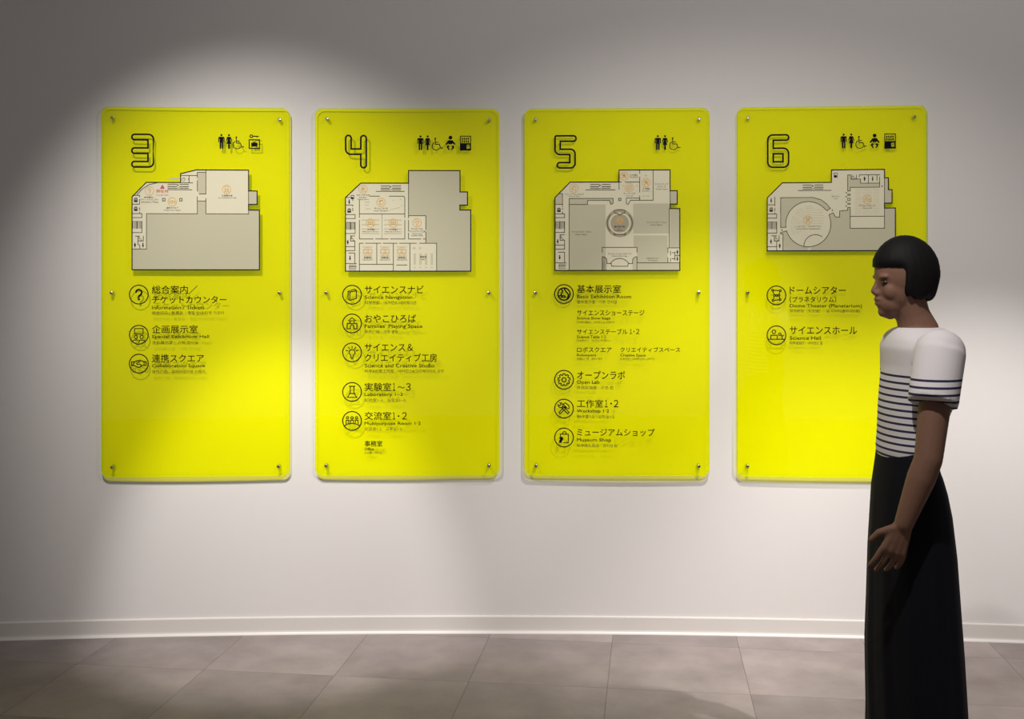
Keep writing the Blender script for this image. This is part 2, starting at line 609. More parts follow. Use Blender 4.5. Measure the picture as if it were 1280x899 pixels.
def ic_exhibit(k, x, y, s, w):
    k.box(x - 5.4 * s, y - 7.6 * s, x + 5.4 * s, y - 1.2 * s, w)
    for q in (-1, 1):
        k.ring(x + q * 3.7 * s, y + 2.8 * s, 2.1 * s, w, 20)
    k.stroke([(x - 8.2 * s, y + 8.2 * s), (x - 5.6 * s, y + 6.6 * s), (x - 1.2 * s, y + 6.6 * s)], w)
    k.stroke([(x - .2 * s, y + 9.4 * s), (x + 1.4 * s, y + 6.6 * s), (x + 5.6 * s, y + 6.6 * s), (x + 8.2 * s, y + 8.2 * s)], w)


def ic_hands(k, x, y, s, w):
    for q in (-1, 1):
        k.box(x + q * 9.0 * s, y - 2.4 * s, x + q * 6.6 * s, y + 2.4 * s, w)
    k.stroke([(x - 6.4 * s, y - 2.0 * s), (x - 2.4 * s, y - 3.6 * s), (x + 2.0 * s, y - 4.2 * s), (x + 6.4 * s, y - 2.0 * s)], w)
    k.stroke([(x - 6.4 * s, y + 2.2 * s), (x + .0 * s, y + 5.0 * s), (x + 4.4 * s, y + 2.2 * s), (x + 6.4 * s, y + 2.0 * s)], w)
    k.stroke([(x + 1.5 * s, y - 2.6 * s), (x - 2.8 * s, y - .4 * s), (x - 1.6 * s, y + 1.2 * s), (x + 1.0 * s, y + .4 * s), (x + 3.4 * s, y + 2.4 * s)], w)


def ic_book(k, x, y, s, w):
    k.stroke([(x - 5.0 * s, y - 4.2 * s), (x - 2.8 * s, y - 3.4 * s), (x + 5.4 * s, y - 5.2 * s), (x + 3.4 * s, y - 7.0 * s)], w, True)
    k.stroke([(x - 2.8 * s, y - 3.4 * s), (x + 5.4 * s, y - 5.2 * s), (x + 5.4 * s, y + 4.6 * s), (x - 2.8 * s, y + 7.0 * s)], w, True)
    k.stroke([(x - 5.0 * s, y - 4.2 * s), (x - 5.0 * s, y + 5.6 * s), (x - 2.8 * s, y + 7.0 * s)], w)


def ic_house(k, x, y, s, w):
    k.stroke([(x - 4.6 * s, y - 3.4 * s), (x, y - 7.2 * s), (x + 4.6 * s, y - 3.4 * s)], w, True)
    k.stroke([(x - 2.4 * s, y - 3.2 * s), (x - 2.4 * s, y)], w); k.stroke([(x + 2.4 * s, y - 3.2 * s), (x + 2.4 * s, y)], w)
    k.stroke([(x - 6.0 * s, y), (x + 6.0 * s, y), (x + 6.0 * s, y + 6.6 * s), (x + 2.2 * s, y + 6.6 * s)] + arc(x, y + 3.8 * s, 2.2 * s, 0, -180, 8) +
             [(x - 2.2 * s, y + 6.6 * s), (x - 6.0 * s, y + 6.6 * s)], w, True)


def ic_bulb(k, x, y, s, w):
    k.stroke([(x - 1.6 * s, y + 4.8 * s), (x - 1.8 * s, y + 3.0 * s)] + arc(x, y, 3.7 * s, 140, 400, 16) + [(x + 1.8 * s, y + 3.0 * s), (x + 1.6 * s, y + 4.8 * s)], w)
    k.stroke([(x - 1.8 * s, y + 6.2 * s), (x + 1.8 * s, y + 6.2 * s)], w); k.stroke([(x - .9 * s, y + 8.0 * s), (x + .9 * s, y + 8.0 * s)], w)
    for a in (-160, -125, -90, -55, -20):
        c, d = math.cos(math.radians(a)), math.sin(math.radians(a))
        k.stroke([(x + 5.6 * s * c, y + 5.6 * s * d), (x + 7.8 * s * c, y + 7.8 * s * d)], w)


def ic_flask(k, x, y, s, w):
    k.stroke([(x - 3.2 * s, y - 7.0 * s), (x + 3.2 * s, y - 7.0 * s)], w * 1.2)
    k.stroke([(x - 2.2 * s, y - 7.0 * s), (x - 2.2 * s, y + 1.0 * s), (x - 5.8 * s, y + 6.8 * s), (x + 5.8 * s, y + 6.8 * s), (x + 2.2 * s, y + 1.0 * s), (x + 2.2 * s, y - 7.0 * s)], w)
    k.stroke([(x - 3.4 * s, y + 2.0 * s), (x + 3.4 * s, y + 2.0 * s)], w)


def ic_group(k, x, y, s, w):
    for q in (-1, 0, 1):
        k.ring(x + q * 5.7 * s, y - 3.9 * s, 1.45 * s, w, 16)
        k.stroke([(x + (q * 5.7 - 1.7) * s, y + 3.4 * s), (x + (q * 5.7 - 1.7) * s, y - .8 * s), (x + (q * 5.7 + 1.7) * s, y - .8 * s), (x + (q * 5.7 + 1.7) * s, y + 3.4 * s)], w)
    k.stroke([(x - 9.6 * s, y + 6.2 * s), (x - 5.4 * s, y + 3.9 * s), (x, y + 3.1 * s), (x + 5.4 * s, y + 3.9 * s), (x + 9.6 * s, y + 6.2 * s)], w)


def ic_globe(k, x, y, s, w):
    k.ring(x, y, 7.6 * s, w * 1.5, 30)
    k.stroke([(x - 3.6 * s, y - 6.2 * s), (x - 1.6 * s, y - 4.0 * s), (x - 3.0 * s, y - 1.0 * s), (x - 3.4 * s, y + 1.4 * s), (x - 6.8 * s, y + 2.8 * s)], w * 1.5)
    k.stroke([(x + .6 * s, y - 6.2 * s), (x + 2.6 * s, y - 3.0 * s), (x + 5.6 * s, y + .8 * s), (x + 4.2 * s, y + 5.8 * s)], w * 1.5)
    k.stroke(arc(x - .8 * s, y + 4.0 * s, 2.5 * s, 180, 360, 8, 2.0 * s), w * 1.3, True)


def ic_gear(k, x, y, s, w):
    pts = []
    for i in range(9):
        for a, r in ((-13, 6.0), (-9, 7.7), (9, 7.7), (13, 6.0)):
            t = math.radians(i * 40 - 90 + a)
            pts.append((x + r * s * math.cos(t), y + r * s * math.sin(t)))
    k.stroke(pts, w, True)
    k.ring(x, y, 2.6 * s, w * 1.1, 20)


def ic_tools(k, x, y, s, w):
    def rot(pts, a):
        c, d = math.cos(math.radians(a)), math.sin(math.radians(a))
        return [(x + (p[0] * c - p[1] * d) * s, y + (p[0] * d + p[1] * c) * s) for p in pts]
    k.stroke(rot([(-1.1, -2.2), (1.1, -2.2), (1.3, 8.0), (-1.3, 8.0)], 45), w, True)
    k.stroke(rot([(-4.4, -6.2), (1.4, -7.2), (4.4, -4.4), (3.4, -3.2), (-4.4, -3.2)], 45), w, True)
    k.stroke(rot([(-1.2, -2.6), (1.2, -2.6), (1.3, 8.0), (-1.3, 8.0)], -45), w, True)
    k.stroke(rot([(-1.6, -9.0), (-3.0, -7.0), (-2.6, -4.2), (0, -2.8), (2.6, -4.2), (3.0, -7.0), (1.6, -9.0), (1.2, -6.2), (-1.2, -6.2)], -45), w, True)


def ic_bag(k, x, y, s, w):
    k.stroke([(x - 4.6 * s, y - 4.2 * s), (x + 5.4 * s, y - 4.2 * s), (x + 5.4 * s, y + 6.4 * s), (x - .5 * s, y + 6.4 * s)], w)
    k.stroke([(x - 4.6 * s, y - 4.2 * s), (x - 4.6 * s, y - 1.8 * s)], w)
    k.stroke([(x - 1.6 * s, y - 4.2 * s)] + arc(x + .5 * s, y - 5.4 * s, 2.1 * s, 180, 360, 8) + [(x + 2.6 * s, y - 4.2 * s)], w)
    k.poly([(x - 6.4 * s, y + .2 * s), (x - 4.6 * s, y - 1.2 * s), (x - 2.0 * s, y - .8 * s), (x - .8 * s, y + 1.2 * s), (x - 1.6 * s, y + 3.6 * s), (x - 3.0 * s, y + 5.0 * s),
            (x - 2.2 * s, y + 6.6 * s), (x - 6.4 * s, y + 6.6 * s), (x - 6.0 * s, y + 4.0 * s), (x - 4.8 * s, y + 1.6 * s)])


def ic_stars(k, x, y, s, w):
    P = [(-4.8, -6.4), (4.8, -5.8), (-2.6, .1), (.2, .3), (3.0, -.2), (-4.2, 6.4), (4.8, 5.4)]
    for a in P:
        k.ring(x + a[0] * s, y + a[1] * s, 1.15 * s, w, 12)
    for i, j in ((0, 1), (0, 2), (1, 4), (2, 3), (3, 4), (2, 5), (4, 6), (5, 6)):
        (ax, ay), (bx, by) = P[i], P[j]
        d = math.hypot(bx - ax, by - ay); t = 1.3 / d
        k.stroke([(x + (ax + (bx - ax) * t) * s, y + (ay + (by - ay) * t) * s), (x + (bx - (bx - ax) * t) * s, y + (by - (by - ay) * t) * s)], w)


def ic_lecture(k, x, y, s, w):
    k.stroke([(x - 10.4 * s, y + 5.0 * s), (x + 10.4 * s, y + 5.0 * s)], w)
    k.ring(x - 3.2 * s, y - 4.4 * s, 2.2 * s, w, 18)
    k.stroke([(x - 7.0 * s, y + 5.0 * s), (x - 7.0 * s, y), (x + 1.0 * s, y), (x + 1.0 * s, y + 5.0 * s)], w)
    k.ring(x + 4.2 * s, y - 1.4 * s, 1.5 * s, w, 14)
    k.stroke([(x + 5.4 * s, y - .4 * s), (x + 7.0 * s, y + .6 * s), (x + 9.0 * s, y + .4 * s)], w)
    k.stroke([(x + 7.0 * s, y + .6 * s), (x + 7.0 * s, y + 5.0 * s)], w)


def entry_icon(sign, x, y, fn, r=11.7):
    k = Ink()
    k.ring(x, y, r, 1.3, 48)
    fn(k, x, y, 1.0, 1.12)
    return k.build('entry_icon', sign, M_INK, 0.0009)


def map_icon(sign, x, y, fn, fr, parent, r=5.3):
    k = Ink()
    k.ring(x, y, r, 0.75, 30)
    fn(k, x, y, r / 12.2, 0.62)
    return k.build('room_icon', sign, M_ORANGE, 0.0011, fr, parent)


def mtext(sign, s, box, fr, parent, mat=None, name='room_name'):
    return text(sign, s, box, name, mat or M_LINE, 0.0011, fr, parent, res=1)


JP, EN, TR = 'entry_name', 'english_name', 'translated_name'


def entry(sign, rows):
    for s, box, nm in rows:
        mat = M_SOFT if nm == TR else M_INK
        text(sign, s, box, nm, mat, 0.0009, None, None, res=3 if nm == JP else 2, bold=0.16 if nm == JP else 0.12 if nm == EN else 0.0)


def symbols(sign, fr, parent, name, mat, items, lift=0.0009):
    for fn, *args in items:
        k = Ink()
        fn(k, *args)
        k.build(name, sign, mat, lift, fr, parent)


def stairs(k, x0, y0, x1, y1, mid):
    n = int((x1 - x0) / 1.1)
    for i in range(n + 1):
        xx = x0 + (x1 - x0) * i / n
        k.stroke([(xx, y0), (xx, y1)], 0.45)
    k.stroke([(mid, y0), (mid, y1)], .9)
    k.stroke([(x0, y0), (x1, y0)], .4)


def low_stairs(k, x0, y0, x1):
    for q in range(4):
        k.stroke([(x0, y0 + q * 1.9), (x1, y0 + q * 1.9)], .5 if q != 1 else 1.0)
    k.stroke([(x0, y0), (x0, y0 + 5.7)], .4)


def tiny_machine(k, x0, y0, x1, y1):
    k.box(x0, y0, x1, y1, .6)
    k.rect(x0 + .2, (y0 + y1) / 2, x1 - .8, y1 - .1)


def escalator(sign, x0, x1, y0, fr, parent, x2=None, x3=None):
    k = Ink()
    m = (x0 + x1) / 2
    for dy, w in ((0.2, .8), (3.0, 1.0), (5.2, .8)):
        k.stroke([(x0, y0 + dy), (m - 2, y0 + dy)], w)
        k.stroke([(m + 2, y0 + dy), (x1, y0 + dy)], w)
    k.stroke([(x2 or x0 - 6, y0 + 7.0), (x3 or x1 + 5, y0 + 7.0)], .8)
    k.poly([(m - 1.4, y0), (m + 1.0, y0 + 1.3), (m - 1.4, y0 + 2.4)])
    k.stroke([(m + 1.2, y0 + 4.6), (m - 1.6, y0 + 5.0)], .6)
    k.build('escalator_symbol', sign, M_LINE, 0.0008, fr, parent)


def tiny_person(k, x, y, woman=False):
    k.disc(x, y - 2.2, .75, 8)
    if woman:
        k.poly([(x - .5, y - 1.3), (x + .5, y - 1.3), (x + 1.2, y + .9), (x - 1.2, y + .9)])
    else:
        k.rect(x - 1.1, y - 1.3, x + 1.1, y + .6)
    k.rect(x - .55, y + .5, x + .55, y + 2.6)


def tiny_lift(k, x, y):
    k.box(x - 1.9, y - .6, x + 1.9, y + 2.6, .6)
    k.rect(x - 1.5, y + .6, x + 1.5, y + 2.4)
    for q in (-1.1, 0.2, 1.3):
        k.disc(x + q, y - 2.0, .5, 8)
        k.rect(x + q - .35, y - 1.6, x + q + .35, y - .8)


def tiny_chair(k, x, y, s=.38):
    pic_wheelchair(k, x - 1.4, y - 2.0, s)


def plan_base(sign, outline, fills, lines, fr, w_out=1.25, w_in=.8, tans=(), pale_extra=()):
    base = Ink().poly(outline).build('floor_plan', sign, M_PALE, 0.0003, fr)
    base['label'] = 'pale printed floor plan'
    if fills:
        k = Ink()
        for p in fills: k.poly(p)
        k.build('shaded_area', sign, M_GREY, 0.00045, fr, base)['label'] = 'darker beige area'
    if tans:
        k = Ink()
        for p in tans: k.poly(p)
        k.build('shaded_area', sign, M_TAN, 0.00055, fr, base)['label'] = 'brown area'
    Ink().stroke(outline, w_out, True).build('outer_wall_line', sign, M_INK, 0.0009, fr, base)
    k = Ink()
    for p in lines: k.stroke(p, w_in)
    k.build('room_line', sign, M_LINE, 0.0007, fr, base)
    return base


SIGNS = []

# =================================================================== sign 3
S = Sign(244.6, 'yellow acrylic floor sign headed 3, leftmost, with red you-are-here mark')
SIGNS.append(S)
sheet(S)
for p in ((140, 147), (349, 149.5), (139.3, 366), (349, 366), (140, 584), (348, 583)):
    screw(S, *p)


def cropper(ox, oy, s):
    return lambda pts: [(ox + a / s, oy + b / s) for a, b in pts]


c = cropper(155, 160, 15)
num = c([(200, 120), (460, 120)] + arc(460, 215, 95, -90, 0, 8) + [(555, 640)] + arc(460, 638, 95, 0, 90, 8) + arc(200, 681, 52, 90, 270, 10) +
        [(450, 629), (450, 478)] + arc(200, 426, 52, 90, 270, 10) + [(450, 374), (450, 222)] + arc(200, 171, 51, 90, 270, 10))
Ink().stroke(num, 2.1, True).build('floor_number', S, M_INK, 0.0009)
k = Ink(); pic_man(k, 276.8, 167.8); pic_woman(k, 286.2, 167.8); pic_wheelchair(k, 295.4, 171.7)
k.build('restroom_pictogram', S, M_INK, 0.0009)
k = Ink(); pic_locker(k, 311, 174.2, 325, 186.2); k.build('locker_pictogram', S, M_INK, 0.0009)

FR = S.frame(245, 275)
out = [(165.4, 246.6), (183.1, 228.3), (225.8, 228.3), (225.8, 217.3), (245.3, 212.4), (310.9, 212.4), (310.9, 238.4), (321.6, 238.4), (321.6, 255.3),
       (310.9, 255.3), (310.9, 262.5), (324.5, 262.5), (324.5, 337.3), (165.4, 337.3)]
fills = [[(183.3, 267.3), (246.7, 267.3), (246.7, 251.3), (257.4, 251.3), (257.4, 267.3), (310.9, 267.3), (310.9, 262.5), (324.5, 262.5), (324.5, 337.3), (165.4, 337.3), (165.4, 311.5), (183.3, 311.5)],
         [(310.9, 238.4), (321.6, 238.4), (321.6, 255.3), (310.9, 255.3)], [(246.7, 215.5), (257.4, 215.5), (257.4, 242.5), (249, 242.5), (246.7, 238)]]
lines = [[(257.4, 212.4), (257.4, 242.5)], [(257.4, 248), (257.4, 267.3), (310.9, 267.3)], [(310.9, 255), (310.9, 267.3)], [(246.7, 215.5), (257.4, 215.5)],
         [(246.7, 215.5), (246.7, 222)], [(246.7, 226), (246.7, 239)], [(246.7, 246), (246.7, 267.3), (183.3, 267.3), (183.3, 311.5), (165.4, 311.5)],
         [(249, 242.5), (257.4, 242.5)], [(246.7, 251.3), (257.4, 251.3)], [(226, 219.5), (246.7, 219.5)], [(236.4, 220), (236.4, 228)], [(226, 228.6), (241, 228.6)], [(310.9, 238.4), (310.9, 255.3)],
         [(171.6, 243.7), (178, 236.8), (186, 231.4), (197, 228.6)],
         [(166, 244.6), (174.8, 244.6), (174.8, 246.6)], [(174.8, 249.4), (174.8, 255.6)], [(166, 255.6), (174.8, 255.6)], [(174.8, 260), (174.8, 263)], [(174.8, 265.5), (174.8, 267.3)],
         [(166, 267.3), (177.6, 267.3), (177.6, 272.3), (166, 272.3)], [(177.6, 277), (177.6, 291), (166, 291)],
         [(169.4, 295.4), (174.8, 295.4)], [(172.8, 295.4), (172.8, 306), (175, 306.6), (175, 311.5)], [(179.4, 295.4), (179.4, 301.4), (173, 301.4)]]
base = plan_base(S, out, fills, lines, FR)
symbols(S, FR, base, 'stair_symbol', M_LINE, [(stairs, 166.2, 277, 177, 285.8, 171.4)])
symbols(S, FR, base, 'facility_symbol', M_INK, [(tiny_lift, 170, 261), (tiny_lift, 170, 250), (tiny_person, 169, 306.6), (tiny_person, 179, 306.6, True), (tiny_chair, 175.6, 298)])
symbols(S, FR, base, 'pillar_symbol', M_LINE, [(Ink.box, 203.4, 248.2, 206.4, 251.4, .8), (Ink.box, 224.7, 248.2, 227.7, 251.4, .8), (Ink.disc, 230.2, 223, .7, 8), (Ink.disc, 235.8, 224, .7, 8), (Ink.ring, 229.5, 224.5, 1.9, .4, 12)])
Ink().poly([(211.3, 224.9), (213.2, 222.5), (226.5, 222.5), (226.5, 224.9)]).build('entrance_symbol', S, M_GREY, 0.0006, FR, base)
escalator(S, 210, 235.8, 230.3, FR, base, 210, 240)
Ink().poly([(203.2, 230.7), (200.1, 236.1), (206.3, 236.1)]).build('location_mark', S, M_RED, 0.0011, FR, base)['label'] = 'red triangle'
mtext(S, '現在地', (195.2, 237.2, 210.6, 241.3), FR, base, M_RED, 'location_text')
mtext(S, 'You are here', (195.2, 242.8, 210.6, 244.9), FR, base, M_RED, 'location_text')
map_icon(S, 187.1, 239, ic_question, FR, base); map_icon(S, 215.3, 252.4, ic_hands, FR, base); map_icon(S, 283.4, 236.5, ic_exhibit, FR, base)
for t, b in (('総合案内／', (180.6, 245.9, 194, 248)), ('チケットカウンター', (176.3, 248.8, 198.7, 250.9)), ('Information / Tickets', (177, 251.7, 198, 253.8)),
             ('連携スクエア', (208, 258.9, 223, 261)), ('Collaboration Square', (204.8, 262, 226.2, 264)),
             ('企画展示室', (277.2, 243.3, 290.6, 245.5)), ('Special Exhibition Hall', (272.9, 246.5, 295.3, 248.2))):
    mtext(S, t, b, FR, base)

entry_icon(S, 173.6, 368.3, ic_question)
entry_icon(S, 173.6, 418.5, ic_exhibit)
entry_icon(S, 173.6, 454.6, ic_hands)
entry(S, [('総合案内／', (190, 357, 247, 367.2), JP), ('チケットカウンター', (190.3, 370, 283, 379.4), JP), ('Information / Tickets', (190, 382.2, 255.5, 386.6), EN),
          ('综合问讯 / 售票处　종합 안내/티켓 카운터', (190, 389, 279.8, 393.4), TR),
          ('企画展示室', (190, 406.6, 247, 416.5), JP), ('Special Exhibition Hall', (190, 418.8, 261.4, 423.8), EN), ('企划展示室　기획 전시실', (190, 426, 247.5, 430.2), TR),
          ('連携スクエア', (190, 442.8, 254.8, 453), JP), ('Collaboration Square', (190, 455.2, 256.3, 460.3), EN), ('合作广场　컬래버레이션 스퀘어', (190, 462.2, 256, 466.6), TR)])

# =================================================================== sign 4
S = Sign(509.3, 'yellow acrylic floor sign headed 4, second from left, with large grey blank on its plan')
SIGNS.append(S)
sheet(S)
for p in ((408.5, 148.5), (611.8, 150), (407.4, 366), (611.2, 366), (407.4, 582.3), (611.2, 582.3)):
    screw(S, *p)
c = cropper(420, 160, 15)
num = c(arc(233, 192, 52, 180, 360, 10) + [(285, 393), (465, 393)] + arc(516.5, 194, 51.5, 180, 360, 10) + arc(516.5, 695, 51.5, 0, 180, 10) +
        [(465, 495), (281, 495)] + arc(281, 395, 100, 90, 180, 8))
Ink().stroke(num, 2.1, True).build('floor_number', S, M_INK, 0.0009)
k = Ink(); pic_man(k, 525.6, 169.4); pic_woman(k, 534.6, 169.4); pic_wheelchair(k, 544.1, 173.3); k.build('restroom_pictogram', S, M_INK, 0.0009)
k = Ink(); pic_baby(k, 563.1, 169.9); k.build('nursery_pictogram', S, M_INK, 0.0009)
k = Ink(); pic_machine(k, 575, 169.8, 588.8, 188.2); k.build('vending_machine_pictogram', S, M_INK, 0.0009)

FR = S.frame(510, 275)
out = [(431.9, 247.1), (451, 229), (510.7, 229), (510.7, 213.2), (575.1, 213.2), (575.1, 239.9), (584.4, 239.9), (584.4, 256.4), (574.9, 256.4), (574.9, 262.5),
       (588.5, 262.5), (588.5, 339), (431.9, 339)]
fills = [[(510.7, 213.2), (575.1, 213.2), (575.1, 239.9), (584.4, 239.9), (584.4, 256.4), (574.9, 256.4), (574.9, 262.5), (588.5, 262.5), (588.5, 339), (545.8, 339), (545.8, 304.1),
          (532.3, 304.1), (532.3, 269.7), (510.7, 269.7)]]
lines = [[(510.7, 229), (510.7, 272.5)], [(510.7, 275.5), (510.7, 289)], [(510.7, 291.5), (510.7, 298.8), (526, 298.8)], [(529, 298.8), (532.3, 298.8)],
         [(510.7, 269.7), (532.3, 269.7), (532.3, 287)], [(532.3, 290), (532.3, 304)],
         [(449.3, 250), (449.3, 272)], [(449.3, 275.3), (449.3, 298.8), (466.5, 298.8)], [(469.6, 298.8), (485.2, 298.8)], [(488.2, 298.8), (506, 298.8), (506, 275.3)],
         [(506, 272), (506, 247.5), (504.8, 245.3), (486.5, 245.3)], [(462, 245.3), (474.3, 245.3)], [(449.3, 267.5), (506, 267.5)],
         [(449.3, 339), (449.3, 304.1), (454, 304.1)], [(457, 304.1), (476, 304.1)], [(479, 304.1), (496.6, 304.1)], [(499.4, 304.1), (520.5, 304.1)], [(524.5, 304.1), (545.8, 304.1), (545.8, 339)],
         [(471, 304.1), (471, 330.5)], [(491.7, 304.1), (491.7, 339)], [(512.4, 304.1), (512.4, 339)], [(449.3, 330.5), (491.7, 330.5)], [(495.7, 331.4), (508.8, 331.4)],
         [(432, 247), (438, 247)], [(441, 249), (441, 251)], [(432, 256.4), (441, 256.4), (441, 258)], [(441, 260.5), (441, 264)], [(432, 268.3), (444, 268.3), (444, 273.3), (432, 273.3)],
         [(444, 278), (444, 292), (432, 292)], [(443.6, 295), (438.4, 295), (438.4, 301.4), (443.6, 301.4), (443.6, 313.4), (432, 313.4)], [(432, 308.4), (443.6, 308.4)],
         [(436, 316.4), (443.6, 316.4), (443.6, 329.5)], [(432, 329.5), (445.6, 329.5)]]
base = plan_base(S, out, fills, lines, FR)
symbols(S, FR, base, 'stair_symbol', M_LINE, [(stairs, 433, 278, 443.4, 286.8, 438), (low_stairs, 436.8, 331.4, 445.2)])
symbols(S, FR, base, 'facility_symbol', M_INK, [(tiny_lift, 436.6, 263), (tiny_person, 436.6, 252.4, True), (tiny_person, 434.8, 303), (tiny_person, 437.6, 322.6, True), (tiny_chair, 441, 298), (tiny_machine, 439, 244.4, 442.4, 248.6)])
escalator(S, 476.3, 501, 232.3, FR, base, 470.2, 505.3)
k = Ink()
for i in range(12): k.stroke([(477.5, 268.6 + i * 2.5), (477.5, 269.8 + i * 2.5)], .5)
k.build('partition_line', S, M_LINE, 0.0008, FR, base)
desks = [(x, 316.8, x + 2.9, 331) for x in (517, 524.1, 531.2, 538.3)] + [(x, 333.6, x + 2.6, 335) for x in (517, 524.1, 531.2, 538.3)]
desks += [(515.8, 309, 519.4, 311.6), (524, 309, 526.4, 311.6), (456, 252, 462, 253.4), (456, 256, 461, 257.2), (457, 260.4, 463, 261.6)]
symbols(S, FR, base, 'desk_symbol', M_FAINT, [(Ink.rect, *d) for d in desks], 0.0006)
symbols(S, FR, base, 'table_row_symbol', M_FAINT, [(Ink.rect, x0, 274.4 + j * 5.6, x0 + 22, 276 + j * 5.6) for x0 in (452, 480) for j in range(4)], 0.0006)
symbols(S, FR, base, 'bench_symbol', M_FAINT, [(Ink.rect, x0, 308 + j * 3.8, x0 + 13, 309.2 + j * 3.8) for x0 in (453, 474.6, 495.6) for j in range(5)], 0.0006)
symbols(S, FR, base, 'exhibit_symbol', M_FAINT, [(Ink.poly, [(487, 262.2), (500, 258.8), (500.2, 259.6), (487.2, 263)]), (Ink.disc, 492, 250.6, .9, 8), (Ink.disc, 500.6, 249.6, .9, 8), (Ink.disc, 502, 256.8, .9, 8)], 0.0006)
for x, y, f in ((453.8, 236.5, ic_house), (476.3, 252.9, ic_book), (463.3, 278.9, ic_group), (491.5, 278.9, ic_group), (521.3, 278.4, ic_bulb), (459.7, 314.6, ic_flask), (481.2, 314.6, ic_flask), (502.1, 314.6, ic_flask)):
    map_icon(S, x, y, f, FR, base)
for t, b in (('おやこひろば', (446, 242.9, 462, 245)), ("Families'", (449.4, 246, 458.4, 247.6)), ('Playing Space', (447.2, 248.5, 461, 250.3)), ('サイエンスナビ', (468, 259.4, 485, 261.8)), ('Science Navigation', (467.3, 262.7, 485.7, 264.7)),
             ('交流室1', (458.9, 285.8, 468.6, 288)), ('Multipurpose Room 1', (453, 288.9, 473.7, 290.6)), ('交流室2', (486.9, 285.8, 497, 288)), ('Multipurpose Room 2', (481, 288.9, 502, 290.6)),
             ('サイエンス＆', (514.2, 285, 528.4, 287.4)), ('クリエイティブ工房', (511.6, 288.1, 531.6, 290.5)), ('Science and', (515.6, 291.3, 527.4, 293)), ('Creative Studio', (514.2, 293.5, 528.8, 295.2)),
             ('実験室1', (455, 321, 465.1, 323.2)), ('Laboratory 1', (453.8, 324.4, 465.9, 326)), ('実験室2', (476.4, 321, 486.9, 323.2)), ('Laboratory 2', (475.4, 324.4, 487.7, 326)),
             ('実験室3', (497.4, 321, 508, 323.2)), ('Laboratory 3', (496.4, 324.4, 508.8, 326)), ('事務室', (525, 319.8, 533.2, 322.6)), ('Office', (526, 323.4, 531.7, 325.1))):
    mtext(S, t, b, FR, base)

for y, f in ((368.5, ic_book), (404.4, ic_house), (440.6, ic_bulb), (490, ic_flask), (526.2, ic_group)):
    entry_icon(S, 440.1, y, f)
entry(S, [('サイエンスナビ', (456, 357, 529.3, 366.8), JP), ('Science Navigation', (456, 369.3, 515.3, 374.9), EN), ('科学导航　사이언스 내비게이션', (456, 376, 520, 380.6), TR),
          ('おやこひろば', (456, 393.2, 520, 403.2), JP), ("Families' Playing Space", (456, 405.3, 528, 411.3), EN), ('亲子广场　가족 광장', (456, 412.5, 497.7, 416.8), TR),
          ('サイエンス＆', (456, 429.6, 516, 439), JP), ('クリエイティブ工房', (456, 442, 546, 452.2), JP), ('Science and Creative Studio', (456, 454.7, 542.8, 459.3), EN), ('科学&创意工作室　사이언스&크리에이티브 공방', (456, 461.7, 555, 466.1), TR),
          ('実験室', (455.7, 478.6, 488.9, 488.8), JP), ('１', (490.8, 479, 494.2, 488.4), JP), ('〜', (497, 483, 505.6, 485.4), JP), ('３', (507.5, 479, 513.2, 488.5), JP), ('Laboratory 1–3', (455.7, 491, 503.2, 496.2), EN), ('实验室1–3　실험실1~3', (455.7, 498, 506.4, 502.4), TR),
          ('交流室', (455.7, 514.8, 488.9, 524.8), JP), ('１', (490.6, 515.5, 494.2, 524.3), JP), ('・', (497.2, 519.1, 499.2, 521.1), JP), ('２', (502.6, 515.4, 508.5, 524.3), JP), ('Multipurpose Room 1·2', (455.7, 527.2, 525.9, 532.4), EN), ('交流室1·2　교류실1·2', (455.7, 534, 502.2, 538.3), TR),
          ('事務室', (455.7, 551, 478, 558.1), JP), ('Office', (455.7, 559.6, 467.3, 563), EN), ('办公室　사무실', (455.7, 564.4, 476.8, 567.4), TR)])

# =================================================================== sign 5
S = Sign(771.3, 'yellow acrylic floor sign headed 5, third from left, with round exhibit on its plan')
SIGNS.append(S)
sheet(S)
for p in ((670, 149.2), (874, 148.6), (669.4, 366), (873.4, 366), (670, 582.3), (873.6, 583)):
    screw(S, *p)
c = cropper(685, 160, 15)
num = c(arc(162, 178, 30, 180, 270, 5) + [(475, 148)] + arc(475, 199, 51, -90, 90, 10) + [(230, 250), (230, 400), (420, 400)] + arc(420, 488, 88, -90, 0, 8) + arc(420, 660, 90, 0, 90, 8) +
        arc(222, 700, 50, 90, 270, 10) + [(408, 650), (408, 500), (222, 500)] + arc(222, 408, 90, 90, 180, 8))
Ink().stroke(num, 2.1, True).build('floor_number', S, M_INK, 0.0009)
k = Ink(); pic_man(k, 822.3, 169.0); pic_woman(k, 831.3, 169.0); pic_wheelchair(k, 840.8, 172.8); k.build('restroom_pictogram', S, M_INK, 0.0009)

